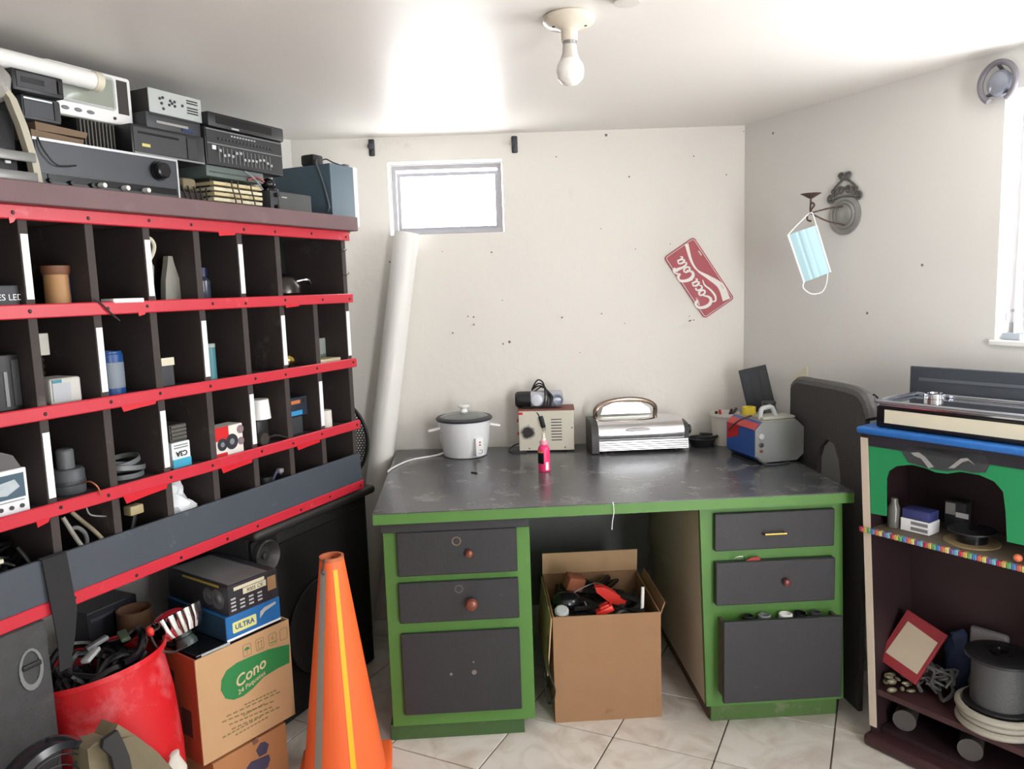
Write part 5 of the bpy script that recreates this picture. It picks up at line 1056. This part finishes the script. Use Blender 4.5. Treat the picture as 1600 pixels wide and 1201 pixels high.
# right window dressing
cx0 = RX0-.0; cu = B(); V = []; F = []; nu, nv = 22, 10
for j in range(nv+1):
    v = j/nv; z = RZ1-.02+(RZ0+.012-RZ1+.02)*v; wd = .03+.075*v; xl = RX0+.035-.02*v
    for i in range(nu+1): u = i/nu; V.append((xl+wd*u, .03+.010*math.sin(u*PI*5), z))
for j in range(nv):
    for i in range(nu): F.append((j*(nu+1)+i, j*(nu+1)+i+1, (j+1)*(nu+1)+i+1, (j+1)*(nu+1)+i))
cu._add(V, F); cu._add([(x, y+.002, z) for x, y, z in V], [tuple(reversed(f)) for f in F])
mCUR = M('white_sheer', (246, 247, 250), .8, var=.0); mCUR.node_tree.nodes['Principled BSDF'].inputs['Transmission Weight'].default_value = .0
o = cu.build('curtain', mCUR); o.location = WF.w(0, 0, 0); o.rotation_euler = (0, 0, RZW); tag(o, 'narrow white gathered curtain at left side of the right window', 'curtain')
hx_, hz_ = WF.at(1569, 130)
t = thing('headphones', 'dark glossy round headphones hung high on right wall by window', 'headphones', WF.w(hx_, 0, hz_), RZW)
mHP = M('hp_grey', (112, 108, 116), .35, var=.05)
B().tube([(.052*math.cos(math.radians(a)), -.03, .056*math.sin(math.radians(a))) for a in range(-62, 243, 16)], .0085, 10, sub=2).build('headband', mHP, t)
B().lathe([(.036, 0), (.038, .01), (.03, .022), (.014, .028), (0, .029)], 28, T(0, -.012, -.002) @ R(90, 'X')).build('ear_cup', M('hp_gloss', (130, 134, 146), .08), t)
B().cyl((0, -.0005, .03), (0, -.03, .05), .005, seg=10).build('wall_hook', mDGREY, t); B().box(-.036, .036, -.028, -.02, -.035, -.026, .003).build('cross_bar', mDGREY, t)
wx_, wz_ = WF.at(1581, 528, .04)
t = thing('sill_trinket', 'small clear plastic trinket standing on the right window sill', 'trinket', WF.w(wx_, .04, RZ0+.0045), RZW)
B().box(-.02, .035, -.02, .02, 0, .022, .004).build('stand', M('pale_blue_grey', (176, 186, 196), .3), t); B().cyl((0, 0, .022), (0, 0, .05), .008, seg=12).build('stem', mLGREY, t)
B().tube([(.02*math.cos(a*PI/6), 0, .068+.02*math.sin(a*PI/6)) for a in range(12)], .004, 8, True, 2).build('ring', M('pale_ring', (180, 180, 200), .2), t)

# white pipe leaning against the back wall
pt = Vector((ony(636, 362, 3.235).x, 3.235, ony(636, 364, 3.235).z)); pb = Vector((-.685, 3.15, .004))
mid = ony(595, 720, 3.19); dirp = (mid-pt).normalized(); pb = pt+dirp*((pt.z-.02)/-dirp.z)
t = thing('drain_pipe', 'thick white plastic pipe leaning against the back wall beside the desk', 'pipe', pb, 0); ax = (pt-pb)
q = ax.to_track_quat('Z', 'Y').to_matrix().to_4x4(); L_ = ax.length
B().lathe([(.0515, 0), (.0515, L_-.0), (.047, L_), (.047, 0), (.0515, 0)], 36, q).build('tube', M('pvc_white', (232, 230, 226), .35, var=.03), t)
B().lathe([(.0535, 0), (.0535, .02), (.0518, .021), (.0518, 0), (.0535, 0)], 36, q).build('end_ring', M('pvc_ring', (220, 216, 208), .4), t)
# perforated round guard behind the rack
gc = ony(497, 690, 3.02); RG = .2
t = thing('fan_guard', 'round black perforated fan guard behind the right end of rack', 'fan guard', Vector((gc.x, 3.02, gc.z)), 0)
b = B(); s_ = .0068
for i in range(-32, 33):
    for j in range(-32, 33):
        x = s_*math.sqrt(3)*(i+.5*(j % 2)); z = s_*1.5*j
        if x < .05 or x*x+z*z > (RG-.006)**2: continue
        o_ = [(x+s_*math.sin(k*PI/3), 0, z+s_*math.cos(k*PI/3)) for k in range(6)]; n_ = [(x+s_*.62*math.sin(k*PI/3), 0, z+s_*.62*math.cos(k*PI/3)) for k in range(6)]
        b._add(o_+n_, [(k, (k+1) % 6, 6+(k+1) % 6, 6+k) for k in range(6)])
b.build('perforated_sheet', mBLACK, t, smooth=False)
B().lathe([(RG-.008, -.006), (RG, -.008), (RG+.004, 0), (RG, .014), (RG-.008, .008), (RG-.008, -.006)], 60, R(90, 'X')).build('rim', mBLACK, t)
B().box(-.03, .03, -.004, .03, -gc.z+.7235, -RG, .002).build('foot', mBLACK, t)

# ================================================================== floor clutter at the left
# traffic cone
c = Vector((-.545, 2.175, .0)); HC = .70
t = thing('traffic_cone', 'orange traffic cone with grey and yellow vertical stripes in front of desk', 'traffic cone', c, 0)
mOR = M('cone_orange', (242, 106, 52), .5, var=.06, scale=6, wear=(190, 92, 60), wamt=.1); R0, R1 = .122, .034
B().lathe([(R0, .03), (R1, HC), (R1-.004, HC), (R0-.006, .03), (R0, .03)], 44).build('cone_body', mOR, t)
B().lathe([(R1+.001, HC-.022), (R1+.0015, HC+.001), (R1-.006, HC+.001), (R1-.006, HC-.03), (R1+.001, HC-.022)], 36).build('worn_rim', M('cone_rim', (190, 104, 66), .6, wear=(120, 70, 50), wamt=.4, wscale=30), t)
B().box(-.14, .14, -.14, .14, .0, .03, .012, seg=3, mt=R(8, 'Z')).build('base_plate', mOR, t)
def stripe(nm, a0, wd, mat):
    V = []; F = []
    for k in range(9):
        u = k/8; z = .034+(HC-.03-.034)*u; r = R0+(R1-R0)*((z-.03)/(HC-.03))+.0012
        for i in range(4): a = math.radians(a0)+(i/3-.5)*(wd*(1-.25*u))/r; V.append((r*math.cos(a), r*math.sin(a), z))
    for k in range(8):
        for i in range(3): F.append((k*4+i, k*4+i+1, (k+1)*4+i+1, (k+1)*4+i))
    s = B(); s._add(V, F); s.build(nm, mat, t)
stripe('grey_stripe', -118, .028, M('stripe_grey', (146, 142, 134), .5, var=.06)); stripe('yellow_stripe', -64, .017, M('stripe_yellow', (246, 178, 16), .45, var=.04))
B().tube([(-.012, -R1-.002, HC+.004), (-.016, -R1-.006, HC-.02), (-.02, -R1-.008, HC-.034), (-.014, -R1-.01, HC-.04)], .0028, 6).build('wire_tie', mDGREY, t)

# stacked cartons
CBo = SF.w(-.898, -.10, 0); CB = Frame(CBo, RZS-math.radians(10))
WCB = .315
lb0 = CB.at(332, 1185)[0]; lb1 = CB.at(446, 1124)[0]
t = thing('carton_box', 'lower brown cardboard carton with dark blue print under the upper carton', 'box', CB.w(0, 0, 0), CB.rz)
B().box(lb0, lb1, .0, .18, 0, .158, .002).build('carton', M('carton_brown', (170, 118, 76), .8, var=.08), t, smooth=False)
B().box(lb0+.01, lb1-.004, .02, .17, .1584, .166).build('folded_flap', mCARDL, t, smooth=False)
for P, m in ([(407, 1160), (400, 1172), (405, 1182), (416, 1176), (420, 1162), (414, 1158)], M('print_navy', (64, 60, 86), .7)), ([(385, 1200), (392, 1190), (420, 1178), (422, 1186), (418, 1198), (398, 1212)], M('print_navy', (64, 60, 86), .7)), ([(396, 1164), (404, 1158), (402, 1150), (394, 1158)], M('print_brown', (120, 84, 70), .7)):
    B().plate([CB.at(x, y) for x, y in P], -.0012, -.0002).build('print_mark', m, t, smooth=False)
z0 = .1665; t = thing('carton_box', 'open brown carton with green Cono print stacked on the lower carton', 'box', CB.w(0, 0, z0), CB.rz)
hb = .31; db = .18
mCN = M('carton_tan', (190, 152, 112), .8, var=.06, scale=12)
B().box(0, WCB, 0, .005, 0, hb, .001, seg=1).build('front_wall', mCN, t, smooth=False); B().box(WCB-.005, WCB, .0052, db-.0052, 0, hb+.0).build('side_wall', mCN, t, smooth=False)
B().box(0, .005, .0052, db-.0052, 0, hb).build('side_wall', M('carton_orange_side', (150, 66, 38), .7, var=.15, scale=8), t, smooth=False); B().box(0, WCB, db-.005, db, 0, hb+.0).build('back_wall', mCN, t, smooth=False); B().box(.0052, WCB-.0052, .0052, db-.0052, .0, .006).build('bottom', mCN, t, smooth=False)
for y0, zz in ((.04, .1), (.11, .2)): B().box(-.0012, -.0001, y0, y0+.05, zz-.03, zz+.05).build('dark_print', M('dark_print', (70, 34, 28), .7), t, smooth=False)
def cz(px, py): x, z = CB.at(px, py); return x, z-z0
gb = [cz(x, y) for x, y in [(345, 1078), (346, 1062), (354, 1047), (370, 1035), (392, 1025), (420, 1014), (452, 1006), (452, 1035), (435, 1043), (412, 1057), (395, 1075), (380, 1087), (365, 1093), (352, 1091)]]
gb = [(min(x, WCB-.004), z) for x, z in gb]
mCG = M('print_green', (40, 124, 66), .7, var=.04)
B().plate(gb, -.0008, -.0001).build('green_print', mCG, t, smooth=False)
mCT = M('print_pale', (206, 186, 150), .7); xa, za = cz(391, 1051); text('lettering', 'Cono', .047, mCT, t, T(xa, -.0011, za) @ FRONT @ R(13, 'Z'), ext=.0003, shear=.25, bold=.0006)
xa, za = cz(393, 1066); text('lettering', '24 Paquetes', .02, mCT, t, T(xa, -.0011, za-.0) @ FRONT @ R(13, 'Z'), ext=.0003, shear=.2)
mPL = M('print_olive', (128, 116, 74), .8)
for k, (a, b_, y) in enumerate([((382, 1101), (433, 1077), 0), ((354, 1119), (440, 1079), 0), ((347, 1128), (430, 1094), 0), ((380, 1118), (414, 1098), 0), ((358, 1132), (427, 1103), 0), ((362, 1139), (439, 1103), 0), ((348, 1152), (410, 1118), 0), ((368, 1148), (420, 1119), 0)]):
    p, q_ = cz(*a), cz(*b_); n_ = 9
    for i in range(n_):
        u0, u1 = i/n_, (i+.72)/n_; w_ = .0022
        B().plate([(p[0]+(q_[0]-p[0])*u0, p[1]+(q_[1]-p[1])*u0-w_), (p[0]+(q_[0]-p[0])*u1, p[1]+(q_[1]-p[1])*u1-w_), (p[0]+(q_[0]-p[0])*u1, p[1]+(q_[1]-p[1])*u1+w_), (p[0]+(q_[0]-p[0])*u0, p[1]+(q_[1]-p[1])*u0+w_)], -.0006, -.0001).build('print_word', mPL, t, smooth=False)
for k, (px, py) in enumerate([(386, 1015), (406, 1006), (426, 998), (443, 990)]):
    x, z = cz(px, py); x = min(x, WCB-.02); s = .014
    B().plate(rrect(x-s, x+s, z-s*1.3, z+s*1.3, .005), -.0006, -.0001, [rrect(x-s+.0015, x+s-.0015, z-s*1.3+.0015, z+s*1.3-.0015, .004)]).build('symbol_frame', mPL, t, smooth=False)
    if k == 0: B().plate([(x-.009, z)]+[(x+.009*math.cos(a*PI/8), z+.009*math.sin(a*PI/8)) for a in range(8, -1, -1)], -.0006, -.0001).build('umbrella_symbol', mCG, t, smooth=False); B().box(x-.0008, x+.0008, -.0006, -.0001, z-.012, z).build('umbrella_stem', mPL, t, smooth=False)
    if k == 1:
        for s2 in (-.005, .005): B().plate([(x+s2-.0012, z-.01), (x+s2+.0012, z-.01), (x+s2+.0012, z+.006), (x+s2+.004, z+.006), (x+s2, z+.012), (x+s2-.004, z+.006), (x+s2-.0012, z+.006)], -.0006, -.0001).build('arrow_symbol', mPL, t, smooth=False)
        B().box(x-.01, x+.01, -.0006, -.0001, z-.014, z-.012).build('arrow_base', mPL, t, smooth=False)
    if k == 2: text('lettering', '6', .02, mPL, t, T(x, -.0004, z+.004) @ FRONT, ext=.0002); B().box(x-.01, x+.01, -.0006, -.0001, z-.011, z-.008).build('print_bar', mCG, t, smooth=False)
# boxes in and on the carton
zt_ = z0+hb
t = thing('black_case', 'black flat box with silver label lying in the top of brown carton', 'box', CB.w(.012, .012, zt_-.045), CB.rz)
B().box(0, .285, 0, .152, 0, .05, .003).build('case', mBLACKG, t, smooth=False); B().box(.015, .105, -.002, -.0003, .035, .049).build('silver_label', M('label_silver', (188, 194, 196), .3), t, smooth=False); B().box(.03, .08, -.003, -.0021, .04, .043).build('print_line', mDGREY, t, smooth=False)
UB = Frame(SF.w(-.79, -.11, 0), CB.rz); z1 = zt_+.0065
t = thing('blue_box', 'blue printed carton reading ULTRA between black case and lamp box', 'box', UB.w(0, 0, z1), UB.rz); wU = .185
B().box(0, wU, 0, .3, 0, .072, .001, seg=1).build('carton', M('ultra_blue', (34, 104, 168), .4, var=.08), t, smooth=False)
B().box(-.0012, -.0002, .002, .298, .001, .071).build('dark_side_print', M('ultra_side', (34, 58, 78), .45, var=.2), t, smooth=False)
B().plate(rrect(.02, .1, .018, .05, .004), -.001, -.0002).build('yellow_label', M('ultra_yellow', (214, 214, 140), .5), t, smooth=False); text('lettering', 'ULTRA', .021, M('ultra_text', (40, 80, 130), .5), t, T(.06, -.0013, .034) @ FRONT, ext=.0003, bold=.0005)
B().plate([(.112, .03), (.13, .045), (.17, .055), (.17, .062), (.13, .058), (.115, .05)], -.001, -.0002).build('white_print', mLGREY, t, smooth=False); B().box(0, wU, -.001, -.0002, 0, .006).build('white_band', mPAPER, t, smooth=False)
zb2 = z1+.0725
t = thing('lamp_box', 'dark printed headlamp carton on top of the blue carton', 'box', UB.w(.012, -.002, zb2), UB.rz+math.radians(1)); wL, hL, dL = .172, .088, .3
B().box(0, wL, 0, dL, 0, hL, .001, seg=1).build('carton', M('lampbox', (44, 44, 50), .35, var=.25, scale=10), t, smooth=False)
B().box(.05, .13, -.0009, -.0002, .05, .068).build('cream_label', M('lamp_cream', (204, 196, 170), .6, var=.1, scale=60), t, smooth=False); B().box(.02, .125, -.0009, -.0002, .07, .08).build('cream_label', M('lamp_cream', (204, 196, 170), .6), t, smooth=False)
text('lettering', '9005 CK', .016, mBLACK, t, T(.09, -.0012, .058) @ FRONT, ext=.0002, shear=.2); B().box(.135, .165, -.0009, -.0002, .03, .072).build('tan_print', M('tan_print', (150, 116, 80), .6), t, smooth=False)
for k in range(4):
    for j in range(4 - (k > 0)): B().box(.008+k*.03, .024+k*.03, -.0008, -.0002, .012+j*.011, .017+j*.011).build('print_word', mLGREY, t, smooth=False)
B().box(.01, wL-.03, .01, dL-.01, hL+.0002, hL+.001).build('top_print', M('top_grey', (112, 112, 112), .3, var=.3, scale=12), t, smooth=False)
for y, r in ((.05, .03), (.095, .026)): B().lathe([(r, 0), (r, .0012), (r*.7, .0012), (r*.7, .0004), (r*.4, .0004), (r*.35, .0014), (0, .0014)], 26, T(-.0002, y, .042) @ R(-90, 'Y')).build('lamp_picture', M('lamp_pic_grey', (88, 88, 90), .3), t)
B().box(-.0009, -.0002, .04, .22, .078, .085).build('yellow_print', M('lamp_yellow', (170, 150, 60), .5), t, smooth=False)
# chrome horn lamp
lx, lz = CB.at(287, 1012, .085)
t = thing('chrome_lamp', 'ribbed chrome cup lamp with red top beside the blue carton', 'lamp', CB.w(max(lx, .034), .085, zt_+.008), (math.radians(-26), math.radians(-8), CB.rz)); lzz = 0
B().lathe([(.0, 0), (.028, .0), (.03, .012), (.024, .026), (.0, .028)], 24).build('foot', M('dark_green_foot', (54, 66, 64), .4), t)
n_ = 16; V = []; F = []; prof = [(.026, .028), (.052, .04), (.066, .066), (.072, .1), (.07, .102)]
for (r, z) in prof:
    for i in range(n_*4):
        a = 2*PI*i/(n_*4); k = 1+.09*abs(math.sin(a*n_/2)); V.append((r*k*math.cos(a), r*k*math.sin(a), z))
for j in range(len(prof)-1):
    for i in range(n_*4): F.append((j*n_*4+i, j*n_*4+(i+1) % (n_*4), (j+1)*n_*4+(i+1) % (n_*4), (j+1)*n_*4+i))
b = B(); b._add(V, F); b.build('ribbed_cup', mCHROME, t)
B().ell((-.01, .012, .098), (.046, .04, .018), 24, 10).build('red_lens', M('lens_red', (200, 40, 60), .25), t)
B().tube([(-.06, -.03, .085), (-.095, -.05, .08), (-.1, -.06, .04), (-.07, -.06, .01), (-.02, -.04, .006)], .0032).build('lead', M('lead_dark', (52, 44, 42), .4), t); B().ell((-.095, -.05, .088), (.01, .01, .014)).build('red_connector', mORG, t)
# red tub with cables
NB = Vector((-.04, .16, 1)).normalized(); rc = Vector((-1.06, .078, .52)); Lb = .485; bb = rc-NB*Lb
t = thing('red_tub', 'scuffed red plastic tub full of black cables beside the left loudspeaker', 'tub', SF.w(bb.x, bb.y, bb.z), 0)
t.rotation_euler = (Matrix.Rotation(RZS, 4, 'Z') @ NB.to_track_quat('Z', 'Y').to_matrix().to_4x4()).to_euler()
mTUB = M('tub_red', (206, 26, 36), .45, var=.06, wear=(214, 104, 110), wamt=.5, wscale=8)
B().lathe([(0, 0), (.118, 0), (.136, .02), (.158, .2), (.166, .36), (.162, .45), (.166, Lb), (.172, Lb+.002), (.172, Lb-.012), (.16, Lb-.014), (.158, .36), (.15, .2), (.128, .03), (0, .02)], 48).build('tub_body', mTUB, t)
for a in (-30, -38): B().box(-.006, .006, -.003, .003, -.01, .01, mt=R(a, 'Z') @ T(.1665, 0, Lb-.04) @ R(90, 'Z')).build('slot', mBLACK, t, smooth=False)
Tm = T(*SF.w(bb.x, bb.y, bb.z)) @ t.rotation_euler.to_matrix().to_4x4()
o = B(); rr = random.Random(11)
for k in range(46):
    P = []
    a = rr.uniform(0, 2*PI)
    for i in range(5): a += rr.uniform(.4, 1.4); r = rr.uniform(.03, .135); P.append((r*math.cos(a), r*math.sin(a), rr.uniform(.3, .5)))
    o.tube(P, rr.choice((.005, .007, .011)), 6, sub=4)
o = o.build('black_cables', M('tub_cable', (30, 29, 31), .4, var=.4, scale=30)); o.matrix_world = Tm; o['kind'] = 'stuff'; tag(o, 'tangled black cables filling the red tub', 'cables')
o = B().tube([(.12*math.cos(a*PI/10), .12*math.sin(a*PI/10), .5+.02*math.sin(a)) for a in range(4, 18)], .011, 8, sub=3).build('black_hose', mBLACKG); o.matrix_world = Tm; tag(o, 'thick glossy black hose lying around the top of the red tub', 'hose')
for k, (x, y, m, lb) in enumerate([(-.05, -.03, mGREY, 'grey plastic part lying on tub cables'), (.03, .02, mLGREY, 'pale shiny strip lying on tub cables'), (-.08, .03, M('dull_green', (88, 100, 84), .5), 'dull green part at left on tub cables')]):
    o = B().box(-.03, .03, -.012, .012, 0, .012, .004).build('plastic_part', m); o.matrix_world = Tm @ T(x, y, .508) @ R(40*k-30, 'Z') @ R(10, 'Y'); tag(o, lb, 'plastic part')
# dark carton and brown roll behind the tub
x0, z0_ = SF.at(135, 960, .27); x1, _ = SF.at(215, 950, .27); zt2 = SF.at(170, 945, .27)[1]
o = thing('dark_carton', 'dark blue black carton standing behind the red tub', 'box', SF.w((x0+x1)/2, .27, 0.0), RZS); w_ = (x1-x0)/2
B().box(-w_, w_, 0, .1, 0, zt2, .003).build('carton', M('midnight_carton', (28, 29, 36), .5), o, smooth=False); B().box(-w_+.01, w_-.02, -.001, -.0002, zt2-.03, zt2-.02).build('faint_print', mDGREY, o, smooth=False)
x0, z0_ = SF.at(212, 975, .215); o = B().lathe([(.05, 0), (.05, z0_+.05), (.044, z0_+.05), (.044, 0), (.05, 0)], 28).build('cardboard_roll', M('roll_brown', (112, 80, 60), .8)); o.location = SF.w(x0, .215, 0.0005); tag(o, 'brown cardboard roll standing behind the red tub', 'roll')
# olive sack with black cloth, white bag, black round appliance at the bottom left
d0 = -.26
P = [SF.at(x, y, d0) for x, y in [(140, 1172), (152, 1160), (170, 1152), (184, 1131), (214, 1149), (250, 1176), (285, 1215)]]
t = thing('paper_sack', 'olive brown paper sack standing in front of the red tub', 'sack', SF.w(0, 0, 0), RZS)
B().plate([(P[0][0], .0)]+P+[(P[-1][0]+.02, .0)], d0, d0+.055).build('sack_body', M('olive_paper', (112, 102, 80), .7, var=.15, scale=14, bump=.6, bscale=18), t, fn=lambda v: v+Vector((0, .008*math.sin(v.x*60+v.z*35), 0)))
Q = [SF.at(x, y, d0-.015) for x, y in [(160, 1155), (182, 1140), (192, 1160), (200, 1180), (206, 1210), (180, 1215), (172, 1180), (158, 1168)]]
B().plate(Q, d0-.02, d0-.009).build('black_print', M('sack_black', (40, 40, 42), .6), t, smooth=False)
x, z = SF.at(272, 1178, -.16); o = B().ell((0, 0, z*.5), (.03, .035, z*.5), 18, 12).build('white_sack', M('sack_white', (206, 200, 190), .6), fn=crumple); o.location = SF.w(x+.0, -.16, .007); tag(o, 'small white sack squeezed between red tub and cartons', 'sack')
x, z = SF.at(66, 1164, -.2); zc = z-.115
t = thing('desk_fan', 'black glossy round fan head at the bottom left corner', 'fan', SF.w(x, -.2, 0), RZS)
B().lathe([(.105, -.03), (.118, -.02), (.12, .0), (.114, .02), (.1, .026), (.096, .02), (.1, -.02), (.105, -.03)], 48, T(0, 0, zc) @ R(90, 'X')).build('outer_ring', M('fan_gloss', (32, 34, 38), .15), t)
for k in range(1, 5): B().tube([(.022*k*math.cos(a*PI/12), -.02, zc+.022*k*math.sin(a*PI/12)) for a in range(24)], .0018, 6, True, 1).build('guard_ring', mBLACK, t)
for k in range(10): a = 2*PI*k/10; B().cyl((.02*math.cos(a), -.018, zc+.02*math.sin(a)), (.1*math.cos(a), -.012, zc+.1*math.sin(a)), .0018, seg=6).build('guard_spoke', mBLACK, t)
B().lathe([(.03, -.02), (.035, .03), (.02, .06), (0, .062)], 24, T(0, 0, zc) @ R(-90, 'X')).build('motor', mBLACK, t); B().cyl((0, .03, .02), (0, .03, zc-.02), .014).build('stand', mBLACK, t); B().lathe([(0, 0), (.09, 0), (.09, .01), (.03, .022), (0, .022)], 30, T(0, .03, 0)).build('base', mBLACK, t)
